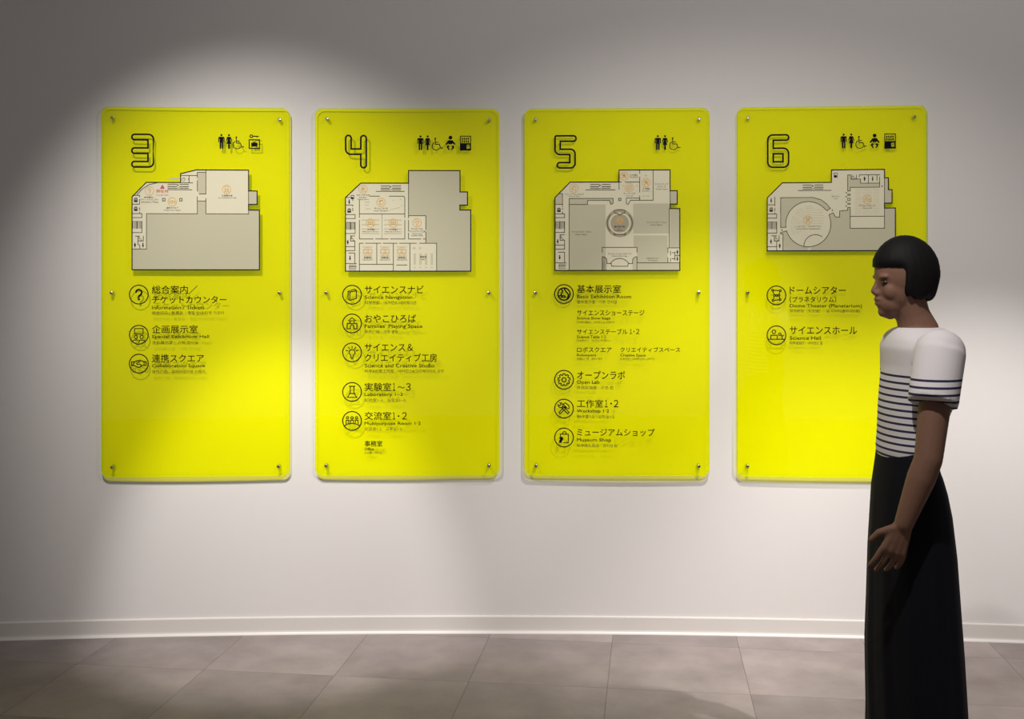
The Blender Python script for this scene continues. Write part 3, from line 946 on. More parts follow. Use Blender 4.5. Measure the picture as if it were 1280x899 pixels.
FR = S.frame(771, 275)
out = [(693.6, 246.7), (712.6, 227.6), (773.8, 227.6), (773.8, 212.6), (837.6, 212.6), (837.6, 238.6), (846.4, 238.6), (846.4, 255.3), (837.6, 255.3), (837.6, 260.9), (849.7, 260.9), (849.7, 338.1), (693.6, 338.1)]
fills = [[(711.4, 255.6), (734.5, 255.6), (757, 255.6), (757, 338), (711.4, 338)], [(791.5, 254.5), (836.5, 254.5), (836.5, 292), (791.5, 292)], [(837.6, 260.9), (849.7, 260.9), (849.7, 310), (837.6, 310)],
         [(837.6, 238.6), (846.4, 238.6), (846.4, 255.3), (837.6, 255.3)], [(792, 294.5), (834.5, 294.5), (834.5, 328.6), (796.5, 328.6), (796.5, 309.3), (792, 309.3)],
         [(711.4, 248), (766.4, 248), (766.4, 255), (763.7, 255.5), (761.7, 250.6), (734.5, 250.6), (734.5, 255.6), (711.4, 255.6)], [(752.8, 321), (755.5, 321.3), (758.6, 325.6), (758.6, 338), (752.8, 338)],
         [(790.7, 338), (790.7, 325), (793.8, 321.3), (796.2, 321), (796.2, 338)], [(694, 246.7), (699, 242), (703, 242), (703, 255.5), (694, 255.5)], [(797, 328.6), (849.7, 328.6), (849.7, 338), (797, 338)]]
CX, CY = 774.7, 279.0
tans = [arc(CX, CY, 17.6, 0, 180, 24) + arc(CX, CY, 13.6, 180, 0, 24), arc(CX, CY, 17.6, 180, 360, 24) + arc(CX, CY, 13.6, 360, 180, 24), arc(CX, CY, 11.6, 0, 345, 30)]
lines = [[(711.4, 338), (711.4, 248), (766.4, 248), (766.4, 254), (763.7, 255.5), (761.7, 250.6), (734.5, 250.6), (734.5, 255.6), (711.4, 255.6)],
         [(799.4, 250.5), (799.4, 247.8), (782.9, 247.8), (782.9, 254.6), (785.2, 255.5), (788, 250.5), (816.4, 250.5), (816.4, 212.6)],
         [(799.6, 212.6), (799.6, 217)], [(799.6, 221.6), (799.6, 240.4)], [(799.6, 245), (799.6, 250.5)], [(773.8, 227.6), (776.6, 227.6)], [(781.4, 227.7), (799.6, 227.7)], [(773.8, 227.6), (773.8, 237)],
         [(837.6, 238.6), (837.6, 261)], [(836.5, 261), (836.5, 310), (849.7, 310)], [(836.5, 310), (834.8, 310), (834.8, 316)], [(834.8, 322), (834.8, 328.6)], [(796.7, 328.6), (849.7, 328.6)],
         [(752.8, 315.5), (752.8, 309.3), (796.2, 309.3), (796.2, 315.5)], [(752.8, 338), (752.8, 321), (755.5, 321.3), (757.8, 323.2), (758.6, 325.6), (758.6, 329.5), (763.7, 329.5), (764.8, 332.9), (784.5, 332.9), (785.4, 329.5), (790.7, 329.5), (790.7, 325), (791.6, 323), (793.8, 321.3), (796.2, 321), (796.2, 338)],
         [(764, 329.4)] + arc(774.5, 336.5, 13.4, 214, 326, 10),
         arc(CX, CY, 15.6, 140, 222, 10), arc(CX, CY, 15.6, -42, 40, 10), [(767.4, 293.2), (782, 293.2)], [(767.4, 291.4), (769, 293.8)], [(782, 291.4), (780.4, 293.8)],
         [(767.5, 263.2), (771, 262.3), (778, 262.3), (781.6, 263.2), (780.6, 266.6), (777.4, 266.6), (776, 268.8), (773.4, 268.8), (772, 266.6), (768.6, 266.6), (767.5, 263.2)],
         [(699, 242), (703, 242), (703, 258)], [(694, 255.5), (703, 255.5)], [(703, 260), (703, 262)], [(703, 265), (703, 267)], [(694, 267.3), (705.6, 267.3), (705.6, 272), (694, 272)], [(705.6, 277), (705.6, 290.6), (694, 290.6)],
         [(705.6, 293.5), (700, 293.5), (700, 300.3), (705.6, 300.3), (705.6, 311.5), (694, 311.5)], [(694, 306.4), (705.6, 306.4)], [(698, 315.3), (705.6, 315.3), (705.6, 328.5)], [(694, 328.5), (707.4, 328.5)],
         [(838, 314), (838, 319)], [(838, 323), (838, 327)], [(843.5, 315), (843.5, 325.6)], [(843.5, 319.4), (849.7, 319.4)], [(840, 316), (843, 316)], [(840, 323.6), (843, 323.6)]]
base = plan_base(S, out, fills, lines, FR, tans=tans)
symbols(S, FR, base, 'stair_symbol', M_LINE, [(stairs, 694.6, 277, 705, 285.8, 699.4), (low_stairs, 698.8, 330, 706.8)])
symbols(S, FR, base, 'facility_symbol', M_INK, [(tiny_lift, 698.5, 262), (tiny_person, 697, 302), (tiny_person, 699.5, 321.6, True), (tiny_chair, 702.6, 297), (tiny_person, 846.6, 315.4), (tiny_person, 846.6, 323.6, True)])
k = Ink(); k.box(773.3, 248, 776.1, 250.9, .8); k.build('pillar_symbol', S, M_INK, 0.0008, FR, base)
symbols(S, FR, base, 'desk_symbol', M_FAINT, [(Ink.rect, *d) for d in ((805.5, 218.6, 809, 220.4), (803, 244.6, 807, 246), (808, 244.6, 812, 246), (778, 231, 779.6, 233.4), (795.4, 231, 797, 233.4))], 0.0006)
escalator(S, 738, 763, 230.4, FR, base, 732.2, 769)
for x, y, f in ((717.3, 235, ic_bag), (780.2, 220.2, ic_tools), (786.4, 234.4, ic_gear), (807.7, 228.4, ic_tools)):
    map_icon(S, x, y, f, FR, base)
map_icon(S, 774.7, 275.7, ic_globe, FR, base, 4.0)
for t, b in (('ミュージアムショップ', (706, 241.5, 729.8, 243.9)), ('Museum Shop', (711, 244.6, 724.7, 246.3)), ('工作室2', (787.2, 217.8, 797, 220.3)), ('Workshop 2', (787.2, 220.9, 798, 222.7)),
             ('工作室1', (803.2, 234.9, 812.5, 237.3)), ('Workshop 1', (802.4, 238.2, 813.3, 240)), ('オープンラボ', (779.4, 240.9, 793.8, 243.2)), ('Open Lab', (782, 244.2, 791, 246)),
             ('クリエイティブ', (818.6, 229.2, 835.2, 231.5)), ('スペース', (821.9, 232.6, 832, 234.7)), ('Creative Space', (819.5, 235.8, 834.3, 237.6)),
             ('サイエンステーブル1', (714.6, 288.7, 738.7, 290.9)), ('Science Table 1', (719.3, 292.1, 733.7, 293.9)), ('サイエンステーブル2', (808.6, 277, 833.1, 279.2)), ('Science Table 2', (813.3, 280.3, 827.7, 282.1)),
             ('基本展示室', (767.7, 282, 781.2, 284.7)), ('Basic', (772, 285.8, 776.9, 287.1)), ('Exhibition Room', (767.4, 287.6, 781.6, 289.1)),
             ('サイエンスショーステージ', (759.8, 316.3, 789, 318.4)), ('Science Show Stage', (765, 319.3, 784.4, 321.1)), ('ロボスクエア', (808.6, 321.9, 824.2, 324.1)), ('Robosquare', (810.6, 325, 822.6, 326.6))):
    mtext(S, t, b, FR, base)

for y, f in ((367.6, ic_globe), (474.8, ic_gear), (510.9, ic_tools), (547, ic_bag)):
    entry_icon(S, 705.0, y, f)
entry(S, [('基本展示室', (721.2, 356.2, 776, 366.2), JP), ('Basic Exhibition Room', (721.2, 368.5, 788.8, 373.1), EN), ('基本展示室　기본 전시실', (721.2, 375.3, 771, 379.8), TR),
          ('サイエンスショーステージ', (721.2, 387.7, 805.3, 394.4), JP), ('Science Show Stage', (721.2, 396.2, 763, 400.3), EN), ('科学表演舞台　사이언스 쇼 스테이지', (721.2, 401.4, 767.9, 404.2), TR),
          ('サイエンステーブル', (721.2, 411.2, 784.2, 417.8), JP), ('１', (787.2, 411.4, 789.8, 417.4), JP), ('・', (791.6, 413.8, 793, 415.2), JP), ('２', (795, 411.3, 799, 417.4), JP), ('Science Table 1·2', (721.2, 419.3, 757.3, 423), EN), ('科学桌台1·2　사이언스 테이블1·2', (721.2, 424.2, 762.2, 427), TR),
          ('ロボスクエア', (721.2, 434, 764.3, 440.3), JP), ('Robosquare', (721.2, 442.4, 745, 446.2), EN), ('机器人广场　로보스퀘어', (721.2, 447.2, 752.7, 450.1), TR),
          ('クリエイティブスペース', (775.3, 434, 850, 440.3), JP), ('Creative Space', (775.3, 442.4, 807, 446.6), EN), ('创意空间　크리에이티브 스페이스', (775.3, 447.2, 818.2, 450.1), TR),
          ('オープンラボ', (721.2, 463.8, 781.2, 473.9), JP), ('Open Lab', (721.2, 475.5, 749.3, 481.2), EN), ('开放实验室　오픈 랩', (721.2, 482.6, 766.4, 486.8), TR),
          ('工作室', (721.2, 499.5, 753.7, 509.4), JP), ('１', (756, 500, 759.6, 509.1), JP), ('・', (762.7, 503.5, 764.7, 505.5), JP), ('２', (767.3, 499.9, 772.8, 509.1), JP), ('Workshop 1·2', (721.2, 511.7, 761.1, 516.9), EN), ('制作室1·2　공작실1·2', (721.2, 518.8, 767.9, 523.2), TR),
          ('ミュージアムショップ', (721.2, 535.8, 818.2, 545.2), JP), ('Museum Shop', (721.2, 547.7, 763.7, 553.2), EN), ('科学馆礼品店　뮤지엄 숍', (721.2, 555, 771.5, 559.1), TR)])

# =================================================================== sign 6
S = Sign(1039.3, 'yellow acrylic floor sign headed 6, rightmost, partly hidden by the passing woman')
SIGNS.append(S)
sheet(S)
for p in ((935, 147.6), (1143, 146), (934.8, 365.8), (1142.4, 366), (934.6, 583), (1142, 583.6)):
    screw(S, *p)
c = cropper(950, 160, 15)
num = c(arc(240, 227, 96, 180, 270, 8) + [(488, 130)] + arc(488, 180, 50, -90, 90, 10) + [(248, 230), (248, 380), (432, 380)] + arc(432, 482, 103, -90, 0, 8) + arc(437, 640, 98, 0, 90, 8) + arc(241, 642, 96, 90, 180, 8))
k = Ink().stroke(num, 2.1, True)
k.stroke(c([(248, 485), (430, 485), (430, 635), (248, 635)]), 2.1, True)
k.build('floor_number', S, M_INK, 0.0009)
k = Ink(); pic_man(k, 1054.5, 167); pic_woman(k, 1064, 167); pic_wheelchair(k, 1073.5, 171.2); k.build('restroom_pictogram', S, M_INK, 0.0009)
k = Ink(); pic_baby(k, 1093.2, 167.3); k.build('nursery_pictogram', S, M_INK, 0.0009)
k = Ink(); pic_machine(k, 1105.4, 167, 1119.6, 185.8); k.build('vending_machine_pictogram', S, M_INK, 0.0009)

FR = S.frame(1039, 262)
out = [(958.6, 247), (977.6, 228.2), (1039.2, 228.0), (1039.2, 212.5), (1105.4, 212.3), (1105.4, 222.8), (1110.2, 222.8), (1110.2, 237.6), (1114.7, 237.6), (1114.7, 254.3), (1105.4, 254.3), (1105.4, 260.4),
       (1118.8, 260.4), (1118.8, 313.5), (958.6, 313.5)]
OX, OY, OR = 1010.2, 280.2, 28.3
ring_tl = arc(OX, OY, OR, 172, 318, 24)
ring_out = [(1033.7, 263.4), (1038, 260.6), (1033, 254.8), (1026, 249.6), (1016.2, 246.8), (975.6, 246.8), (975.6, 284.4)]
low_left = [(975.5, 292.4), (978.5, 292.4), (978.5, 313.5)]
right_reg = [(1036.4, 268.3), (1041.3, 266.1), (1044.4, 271.4), (1049.5, 271.4), (1049.5, 263.8), (1059.5, 263), (1059.6, 259.5), (1062.7, 259.5), (1062.7, 285.6), (1105.4, 285.6), (1105.4, 260.4), (1118.8, 260.4), (1118.8, 313.5), (1012, 313.5)] + arc(OX, OY, OR, 80, -22, 20)
left_reg = [(983.2, 288.5)] + arc(OX, OY, OR, 160, 85, 16) + [(1008, 313.5), (978.5, 313.5), (978.5, 292.4), (975.4, 290.6)]
fills = [ring_tl + ring_out, right_reg, left_reg,
         [(1059.6, 238.9), (1059.6, 219), (1063.9, 219), (1063.9, 224.1), (1075.6, 224.1), (1075.6, 229.3), (1099.3, 229.3), (1099.3, 234.4), (1062.7, 234.4), (1062.7, 238.9)],
         [(1105.4, 222.8), (1110.2, 222.8), (1110.2, 237.6), (1114.7, 237.6), (1114.7, 254.3), (1105.4, 254.3)]]
lines = [[(981.9, 284.2)] + ring_tl + ring_out + [(981.9, 283.8)], [(983.2, 288.5)] + arc(OX, OY, OR, 163, -22, 40) + [(1036.4, 268.3), (1041.3, 266.1), (1044.4, 271.4), (1049.5, 271.4), (1049.5, 263.8), (1059.5, 263), (1059.6, 259.5), (1062.7, 259.5), (1062.7, 285.6), (1105.4, 285.6)],
         [(983.2, 288.5), (975.4, 290.6), (975.4, 292.4), (978.5, 292.4), (978.5, 313.5)], arc(OX + 9, OY + 27.5, 14.4, 176, 305, 14),
         [(1059.6, 238.9), (1059.6, 219), (1063.9, 219), (1063.9, 224.1), (1075.6, 224.1), (1075.6, 229.3), (1099.3, 229.3)], [(1099.3, 221.7), (1099.3, 234.4), (1062.7, 234.4), (1062.7, 238.9), (1059.6, 238.9)],
         [(1099.7, 218.9), (1074, 218.9), (1074, 221.5)], [(1085.4, 219), (1085.4, 229.3)], [(1070.4, 219), (1070.4, 224.1)], [(1096, 219.6), (1096, 226)], [(1105.4, 222), (1105.4, 285.6)], [(1062.7, 270.6), (1105.4, 270.6)],
         [(968.2, 246.2), (968.2, 256.8)], [(959, 255.7), (968.2, 255.7)], [(968.2, 260), (968.2, 263.4)], [(968.2, 265.6), (968.2, 267.2)], [(959, 267.3), (970.6, 267.3), (970.6, 272.4), (959, 272.4)], [(970.6, 277.2), (970.6, 291.3), (959, 291.3)],
         [(964, 294.6), (970.6, 294.6)], [(967.6, 294.6), (967.6, 301.2), (973.6, 301.2), (973.6, 294.6)], [(970.6, 301.2), (970.6, 313.5)], [(959, 308.2), (970.6, 308.2)]]
base = plan_base(S, out, fills, lines, FR)
symbols(S, FR, base, 'stair_symbol', M_LINE, [(stairs, 959.8, 277.2, 970, 286, 964.4)])
symbols(S, FR, base, 'facility_symbol', M_INK, [(tiny_person, 963.6, 250.4, True), (tiny_lift, 963.6, 261.4), (tiny_person, 963.4, 302), (tiny_person, 974.4, 307.4), (tiny_chair, 970.8, 297.6), (tiny_chair, 1067.2, 221.2),
                                            (tiny_person, 1080.6, 224), (tiny_person, 1090.6, 224, True), (tiny_machine, 1042.6, 216.4, 1046.6, 221.8)])
symbols(S, FR, base, 'entrance_mark', M_INK, [(Ink.disc, x, y, .8, 10) for x, y in ((1057.9, 241), (1057.9, 246), (1057.9, 252.5), (1057.9, 257.7), (1040.4, 262.9), (977.2, 287.4), (1102.4, 233.3))])
symbols(S, FR, base, 'door_symbol', M_LINE, [(Ink.box, 1059.6, y - h, 1062.8, y + h, .7) for y, h in ((243.6, .7), (249.4, 1.4), (254.8, .7))])
escalator(S, 1003.6, 1028.8, 231, FR, base, 997.6, 1038.8)
k = Ink()
for j in range(15):
    y = 236.6 + j * 2.2
    for a, b in ((1069, 1076.6), (1078.2, 1089.4), (1091, 1099)): k.stroke([(a, y), (b, y)], .45)
for r in (9, 11.6, 14.2, 16.8, 19.4, 22, 24.4):
    for a0, a1 in ((150, 178), (184, 212), (218, 246), (252, 276)):
        k.stroke(arc(OX + 3, OY + 2, r, a0, a1, 6), .45)
for j in range(8): k.stroke([(1016, 262 + j * 3.4), (1031 - abs(j - 3), 262.4 + j * 3.4)], .45)
k.build('seat_pattern', S, M_FAINT, 0.0006, FR, base)
map_icon(S, 1009.7, 275.1, ic_stars, FR, base); map_icon(S, 1083.9, 249.4, ic_lecture, FR, base)
for t, b in (('ドームシアター（プラネタリウム）', (994, 281.9, 1025.7, 284)), ('Dome Theater (Planetarium)', (995.8, 285.1, 1024.3, 287.1)), ('ホワイエ', (1039.3, 244.6, 1049, 246.8)), ('Foyer', (1042, 247.7, 1046.7, 249.4)),
             ('サイエンスホール', (1073.6, 255.9, 1093.9, 258.3)), ('Science Hall', (1077.9, 259.4, 1090, 261))):
    mtext(S, t, b, FR, base)
entry_icon(S, 970.5, 369.3, ic_stars)
entry_icon(S, 970.5, 419.2, ic_lecture)
entry(S, [('ドームシアター', (987, 358, 1056.8, 367.7), JP), ('（プラネタリウム）', (987, 370.6, 1045, 378.1), JP), ('Dome Theater (Planetarium)', (987, 380, 1077.3, 385.7), EN), ('穹顶影院（天文馆）　돔 시어터(플라네타륨)', (987, 386.9, 1074.8, 391.4), TR),
          ('サイエンスホール', (987, 408.2, 1071, 417.8), JP), ('Science Hall', (987, 420.3, 1026, 424.8), EN), ('科学报告厅　사이언스 홀', (987, 426.8, 1028.2, 431.1), TR)])

# ------------------------------------------------------------------ the passing woman
YP = 3.1
SPX = FPX / YP            # pixels per metre at her distance
PX0 = 1140.0
woman = bpy.data.objects.new('person', None)
COL.objects.link(woman)
woman.location = ((PX0 - 640) / SPX, YP, 0)
tag(woman, 'woman in white striped T-shirt and long black skirt walking left past the signs', 'person')


def W(px, py, dy=0.0):
    """pixel at her distance -> her local space (faces -x)"""
    return Vector(((px - PX0) / SPX, dy, EYE - (py - HORIZON) / SPX))


class Clay:
    """overlapping tapered limbs and ellipsoids, fused into one skin by a voxel remesh"""

    def __init__(self):
        self.bm = bmesh.new()

    def limb(self, a, b, ra, rb, n=16, flat=False):
        ax = (b - a)
        q = ax.to_track_quat('Z', 'Y').to_matrix().to_4x4()
        d = ax.length
        V = []
        rings = []
        prof = []
        if flat:
            prof = [(0.0, 0.0), (0.0, ra), (d, rb), (d, 0.0)]
        else:
            for i in range(1, 6):
                t = math.pi / 2 * i / 5
                prof.append((-ra * math.cos(t), ra * math.sin(t)))
            for i in range(0, 5):
                t = math.pi / 2 * i / 5
                prof.append((d + rb * math.sin(t), rb * math.cos(t)))
            prof = [(-ra, 0.0)] + prof + [(d + rb, 0.0)]
        M = Matrix.Translation(a) @ q
        for z, r in prof:
            if r == 0.0:
                rings.append([self.bm.verts.new(M @ Vector((0, 0, z)))])
            else:
                rings.append([self.bm.verts.new(M @ Vector((r * math.cos(2 * math.pi * i / n), r * math.sin(2 * math.pi * i / n), z))) for i in range(n)])
        self._skin(rings, n)
        return self

    def _skin(self, rings, n):
        for r0, r1 in zip(rings, rings[1:]):
            for i in range(n):
                j = (i + 1) % n
                if len(r0) == 1:
                    self.bm.faces.new((r0[0], r1[j], r1[i]))
                elif len(r1) == 1:
                    self.bm.faces.new((r0[i], r0[j], r1[0]))
                else:
                    self.bm.faces.new((r0[i], r0[j], r1[j], r1[i]))

    def chain(self, pts):
        for (a, ra), (b, rb) in zip(pts, pts[1:]):
            self.limb(a, b, ra, rb)
        return self

    def egg(self, c, rx, ry, rz, rot=0.0, n=24, m=16):
        R = Matrix.Translation(c) @ Matrix.Rotation(rot, 4, 'Y')
        rings = [[self.bm.verts.new(R @ Vector((0, 0, -rz)))]]
        for k in range(1, m):
            t = -math.pi / 2 + math.pi * k / m
            rings.append([self.bm.verts.new(R @ Vector((rx * math.cos(t) * math.cos(2 * math.pi * i / n), ry * math.cos(t) * math.sin(2 * math.pi * i / n), rz * math.sin(t)))) for i in range(n)])
        rings.append([self.bm.verts.new(R @ Vector((0, 0, rz)))])
        self._skin(rings, n)
        return self

    def loft(self, secs, n=40, fold=None):
        rings = [[self.bm.verts.new(secs[0][0])]]
        for k, (c, a, b) in enumerate(secs):
            ring = []
            for i in range(n):
                t = 2 * math.pi * i / n
                f = fold(k, t) if fold else 1.0
                ring.append(self.bm.verts.new(c + Vector((a * f * math.cos(t), b * f * math.sin(t), 0))))
            rings.append(ring)
        rings.append([self.bm.verts.new(secs[-1][0])])
        self._skin(rings, n)
        return self

    def build(self, name, mat, parent, voxel=0.006, smooth=4, fuse=True):
        bmesh.ops.recalc_face_normals(self.bm, faces=self.bm.faces)
        me = bpy.data.meshes.new(name)
        self.bm.to_mesh(me)
        self.bm.free()
        o = bpy.data.objects.new(name, me)
        COL.objects.link(o)
        if fuse:
            r = o.modifiers.new('fuse', 'REMESH')
            r.mode = 'VOXEL'
            r.voxel_size = voxel
            r.use_smooth_shade = True
            if smooth:
                s = o.modifiers.new('soften', 'SMOOTH')
                s.factor = 0.5
                s.iterations = smooth
            dg = bpy.context.evaluated_depsgraph_get()
            dg.update()
            me2 = bpy.data.meshes.new_from_object(o.evaluated_get(dg))
            o.modifiers.clear()
            o.data = me2
            bpy.data.meshes.remove(me)
            me = me2
        me.name = name
        me.materials.clear()
        me.materials.append(mat)
        me.polygons.foreach_set('use_smooth', [True] * len(me.polygons))
        o.parent = parent
        return o


M_SKIN = principled('skin', (0.20, 0.105, 0.07), 0.6, spec=0.2, noise=0.05, scale=40)
M_HAIR = principled('black_hair', (0.006, 0.005, 0.005), 0.65, spec=0.15, noise=0.2, scale=80, bump=0.3, bscale=300)
M_SKIRT = principled('black_cloth', (0.006, 0.006, 0.010), 0.85, spec=0.15, noise=0.15, scale=60, bump=0.15, bscale=500)
M_SHOE = principled('black_leather', (0.012, 0.011, 0.011), 0.4, noise=0.1)
M_EYE = principled('eye', (0.03, 0.02, 0.015), 0.15, noise=0.05)


def shirt_mat():
    m, nt, out = new_mat('white_striped_cotton')
    N, L = nt.nodes, nt.links
    b = N.new('ShaderNodeBsdfPrincipled')
    b.inputs['Roughness'].default_value = 0.85
    b.inputs['Specular IOR Level'].default_value = 0.15
    L.new(b.outputs[0], out.inputs[0])
    tc = N.new('ShaderNodeTexCoord')
    sp = N.new('ShaderNodeSeparateXYZ')
    L.new(tc.outputs['Object'], sp.inputs[0])
    q = N.new('ShaderNodeMath'); q.operation = 'DIVIDE'; q.inputs[1].default_value = 0.0185
    L.new(sp.outputs['Z'], q.inputs[0])
    f = N.new('ShaderNodeMath'); f.operation = 'FRACT'
    L.new(q.outputs[0], f.inputs[0])
    st = N.new('ShaderNodeMath'); st.operation = 'LESS_THAN'; st.inputs[1].default_value = 0.34
    L.new(f.outputs[0], st.inputs[0])
    lo = N.new('ShaderNodeMath'); lo.operation = 'LESS_THAN'; lo.inputs[1].default_value = W(0, 462).z
    L.new(sp.outputs['Z'], lo.inputs[0])
    mu = N.new('ShaderNodeMath'); mu.operation = 'MULTIPLY'
    L.new(st.outputs[0], mu.inputs[0]); L.new(lo.outputs[0], mu.inputs[1])
    mx = N.new('ShaderNodeMix'); mx.data_type = 'RGBA'
    L.new(mu.outputs[0], mx.inputs[0])
    mx.inputs[6].default_value = (0.74, 0.70, 0.70, 1)
    mx.inputs[7].default_value = (0.035, 0.035, 0.075, 1)
    L.new(mx.outputs[2], b.inputs['Base Color'])
    return m


M_SHIRT = shirt_mat()

# body: head, neck, trunk, arms with hands, legs - one fused skin
B = Clay()
B.egg(W(1130, 340), 0.081, 0.069, 0.095)                      # cranium
B.egg(W(1122, 361), 0.056, 0.057, 0.068, 0.10)                # face
B.egg(W(1114, 379), 0.040, 0.042, 0.036, 0.15)                # jaw
B.limb(W(1104, 390), W(1112, 390), 0.015, 0.022)              # chin
B.limb(W(1099, 348), W(1092, 364), 0.0062, 0.0088)          # nose bridge to tip
B.limb(W(1092, 364), W(1101, 367), 0.0085, 0.011)
for sy in (-1, 1):
    B.limb(W(1094, 366.5, sy * .008), W(1100, 367, sy * .010), 0.0065, 0.007)  # nostrils
    B.egg(W(1101, 346, sy * .026), 0.014, 0.022, 0.008)       # brow
    B.egg(W(1110, 364, sy * .033), 0.024, 0.020, 0.026)       # cheek
    B.egg(W(1137, 359, sy * .060), 0.015, 0.007, 0.028, -0.2)  # ear
B.egg(W(1098.5, 374), 0.014, 0.020, 0.0068)                   # upper lip
B.egg(W(1099.5, 379.5), 0.014, 0.018, 0.0074)                   # lower lip
B.chain([(W(1133, 372), 0.050), (W(1141, 395), 0.047), (W(1149, 414), 0.054)])   # neck
B.egg(W(1139, 416), 0.040, 0.075, 0.020)                        # collar bones
B.loft([(W(1149, 408), .046, .052), (W(1150, 416), .052, .068), (W(1151, 424), .060, .105), (W(1151, 440), .078, .14), (W(1151, 470), .09, .14), (W(1142, 515), .078, .125), (W(1133, 555), .062, .115),
        (W(1135, 600), .085, .145), (W(1139, 640), .085, .15), (W(1137, 670), .06, .12)])
for sy in (-1, 1):
    near = sy < 0
    sh = W(1150, 440, sy * .150)
    el = W(1126, 560, -.205) if near else W(1160, 556, .205)
    wr = W(1099, 636, -.195) if near else W(1150, 650, .19)
    B.chain([(sh, .043), (sh.lerp(el, .4), .042), (el, .036)])
    B.chain([(el, .036), (el.lerp(wr, .3), .037), (wr, .025)])
    d = (wr - el).normalized()
    side = Vector((0, 1, 0)) * (1 if near else -1)            # palm faces the body
    fwd = d.cross(side).normalized()
    if fwd.x > 0: fwd = -fwd                                   # thumb side points ahead
    # palm
    for o_, r_ in ((.026, .0125), (.009, .0145), (-.009, .0145), (-.025, .0125)):
        B.limb(wr + d * .012 + fwd * o_ * .55, wr + d * .078 + fwd * o_, r_, r_ * .85)
    for o_, ln, cl in ((.030, .068, .30), (.0102, .077, .42), (-.0102, .071, .55), (-.029, .055, .70)):
        p0 = wr + d * .080 + fwd * o_
        fan = fwd * o_ * 5.0
        d1 = (d + side * cl * .6 + fan).normalized()
        p1 = p0 + d1 * ln * .48
        d2 = (d + side * cl * 1.5 + fan).normalized()
        p2 = p1 + d2 * ln * .30
        d3 = (d * .8 + side * cl * 2.2).normalized()
        p3 = p2 + d3 * ln * .22
        B.chain([(p0, .0084), (p1, .0078), (p2, .0071), (p3, .0062)])
    t0 = wr + d * .020 + fwd * .020
    t1 = t0 + (d * .65 + fwd * .75 + side * .25).normalized() * .040
    t2 = t1 + (d * .9 + fwd * .35 + side * .3).normalized() * .030
    B.chain([(t0, .0125), (t1, .0100), (t2, .0078)])
    # legs, one a step ahead
    hip = W(1138, 648, sy * .075)
    kn = W(1122, 800, sy * .075) if near else W(1146, 800, sy * .075)
    an = W(1118, 962, sy * .07) if near else W(1170, 960, sy * .07)
    B.chain([(hip, .080), (hip.lerp(kn, .4), .070), (kn, .050)])
    B.chain([(kn, .050), (kn.lerp(an, .3), .051), (an, .033)])
    B.limb(an, an + Vector((-.10, 0, -.045)), .030, .022)
body = B.build('body', M_SKIN, woman, 0.0038, 6)

for sy in (-1, 1):
    Clay().egg(W(1102, 353, sy * .029), 0.010, 0.012, 0.007).build('eye', M_EYE, woman, fuse=False)['label'] = 'dark eye'

# hair: chin-length bob that leaves the face free
bm = bmesh.new()
n = 80
prof = [(1.0, 0.0)] + [(math.cos(math.radians(d)), math.sin(math.radians(d))) for d in (8, 16, 25, 35, 46, 58, 70, 82, 90)]
prof += [(-0.12, 1.0), (-0.25, .985), (-0.38, .965), (-0.5, .94), (-0.6, .91), (-0.68, .86), (-0.73, .78), (-0.75, .66), (-0.74, .4), (-0.73, 0.0)]
rows = []
c = W(1131, 340)
for z, r in prof:
    row = []
    for i in range(n):
        a = 2 * math.pi * i / n
        fx, fy = math.cos(a), math.sin(a)
        front = -fx
        # opening for the face: from the brow down, back to just before the ears
        open_ = max(0.0, min(1.0, (front - 0.18) / 0.22)) * max(0.0, min(1.0, (0.16 - z) / 0.14))
        back = max(0.0, fx)
        k = 1.10 + 0.04 * back * max(0.0, 1 - abs(z + .1))
        k *= 1 + 0.012 * math.sin(a * 27 + z * 5) * (0.4 + 0.6 * (1 - abs(z))) + 0.012 * math.sin(a * 9 + z * 4 + 1) * min(1.0, max(0.0, 0.6 - z))
        k = k * (1 - open_) + 0.72 * open_
        taper = 1.0 - 0.10 * max(0.0, -z) * back
        zz = z + (0.035 * math.sin(a * 7 + 1) + 0.02 * math.sin(a * 19)) * max(0.0, min(1.0, -z * 1.6)) - 0.10 * max(0.0, -z) * back
        row.append(bm.verts.new(c + Vector((0.084 * k * r * fx * taper, 0.071 * k * r * fy, 0.095 * (1.09 if z > 0 else 1.0) * zz))))
    rows.append(row)
for r0, r1 in zip(rows, rows[1:]):
    for i in range(n):
        j = (i + 1) % n
        bm.faces.new((r0[i], r0[j], r1[j], r1[i]))
bmesh.ops.remove_doubles(bm, verts=bm.verts, dist=0.0002)
bmesh.ops.recalc_face_normals(bm, faces=bm.faces)
me = bpy.data.meshes.new('hair')
bm.to_mesh(me); bm.free()
me.materials.append(M_HAIR)
me.polygons.foreach_set('use_smooth', [True] * len(me.polygons))
ho = bpy.data.objects.new('hair', me)
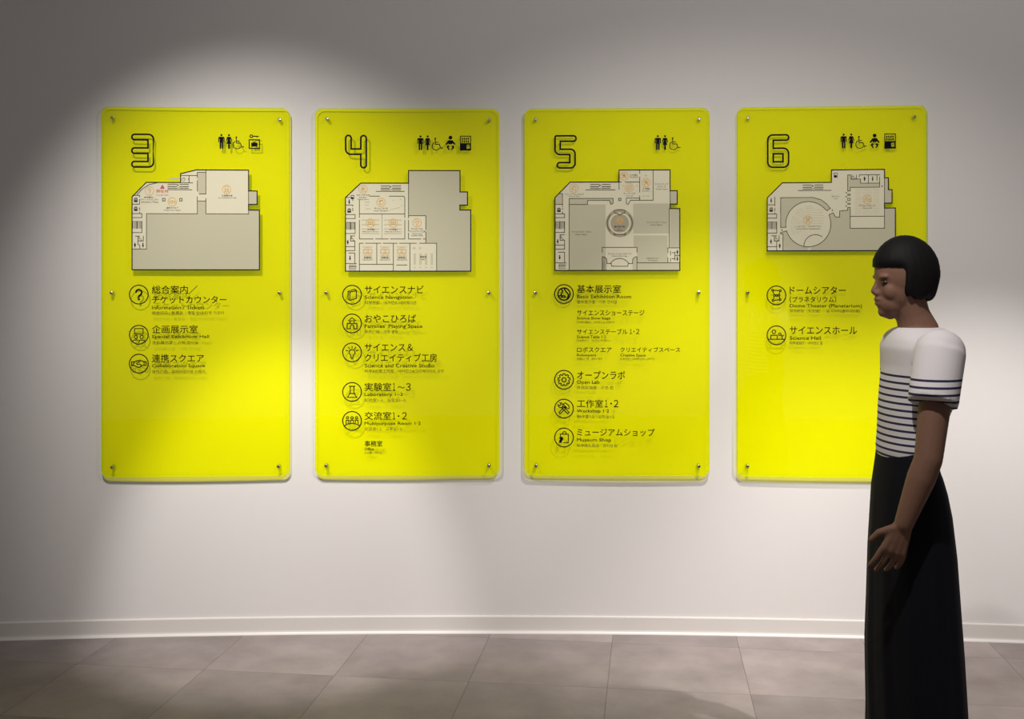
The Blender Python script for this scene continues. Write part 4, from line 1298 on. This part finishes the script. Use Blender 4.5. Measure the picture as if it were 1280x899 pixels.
COL.objects.link(ho); ho.parent = woman
ho['label'] = 'short black hair'

# T-shirt
T = Clay()
T.loft([(W(1149, 409), .060, .066), (W(1150.5, 415), .078, .100), (W(1152, 423), .092, .148), (W(1152, 434), .100, .170), (W(1152, 456), .099, .166), (W(1149, 482), .100, .156), (W(1142, 512), .090, .143),
        (W(1135, 542), .076, .137), (W(1132, 560), .072, .138), (W(1132, 576), .068, .134)], 48)
for sy in (-1, 1):
    a = W(1151, 436, sy * .140)
    e = W(1134, 496, -.188) if sy < 0 else W(1158, 496, .186)
    T.limb(a, e, .066, .064, 24, flat=True)
    T.egg(a, .066, .058, .060)
shirt = T.build('t_shirt', M_SHIRT, woman, 0.006, 4)
shirt['label'] = 'white short sleeved T-shirt with thin navy stripes'

# long skirt with soft folds
secs = [(560, 1131, 28, .138), (566, 1131, 29.5, .142), (574, 1131.5, 31, .146), (592, 1134, 36, .156), (612, 1135.5, 40.5, .163), (640, 1137.5, 44, .17), (690, 1139, 48, .18),
        (760, 1140.5, 51, .19), (810, 1141.5, 53, .20), (899, 1145, 53.5, .215), (965, 1147, 56, .225), (968, 1147, 55, .222)]
K = Clay()
K.loft([(W(cx, y), a / SPX, b) for y, cx, a, b in secs], 96,
       fold=lambda k, t: 1.0 + 0.035 * max(0, (k - 3) / 8) * math.sin(11 * t + 0.6 * math.sin(2 * t)) + 0.015 * max(0, (k - 3) / 8) * math.sin(23 * t + 1))
skirt = K.build('skirt', M_SKIRT, woman, fuse=False)
skirt['label'] = 'long black flared skirt'

# shoes
for sy in (-1, 1):
    ax = 1118 if sy < 0 else 1170
    s = Clay()
    g = W(ax, 962, sy * .07)
    s.loft([(Vector((g.x - .055, g.y, 0.0)), .118, .040), (Vector((g.x - .055, g.y, .014)), .121, .043), (Vector((g.x - .050, g.y, .034)), .112, .040), (Vector((g.x - .024, g.y, .056)), .082, .036), (Vector((g.x, g.y, .078)), .052, .038)], 28)
    s.build('shoe', M_SHOE, woman, 0.006, 2)
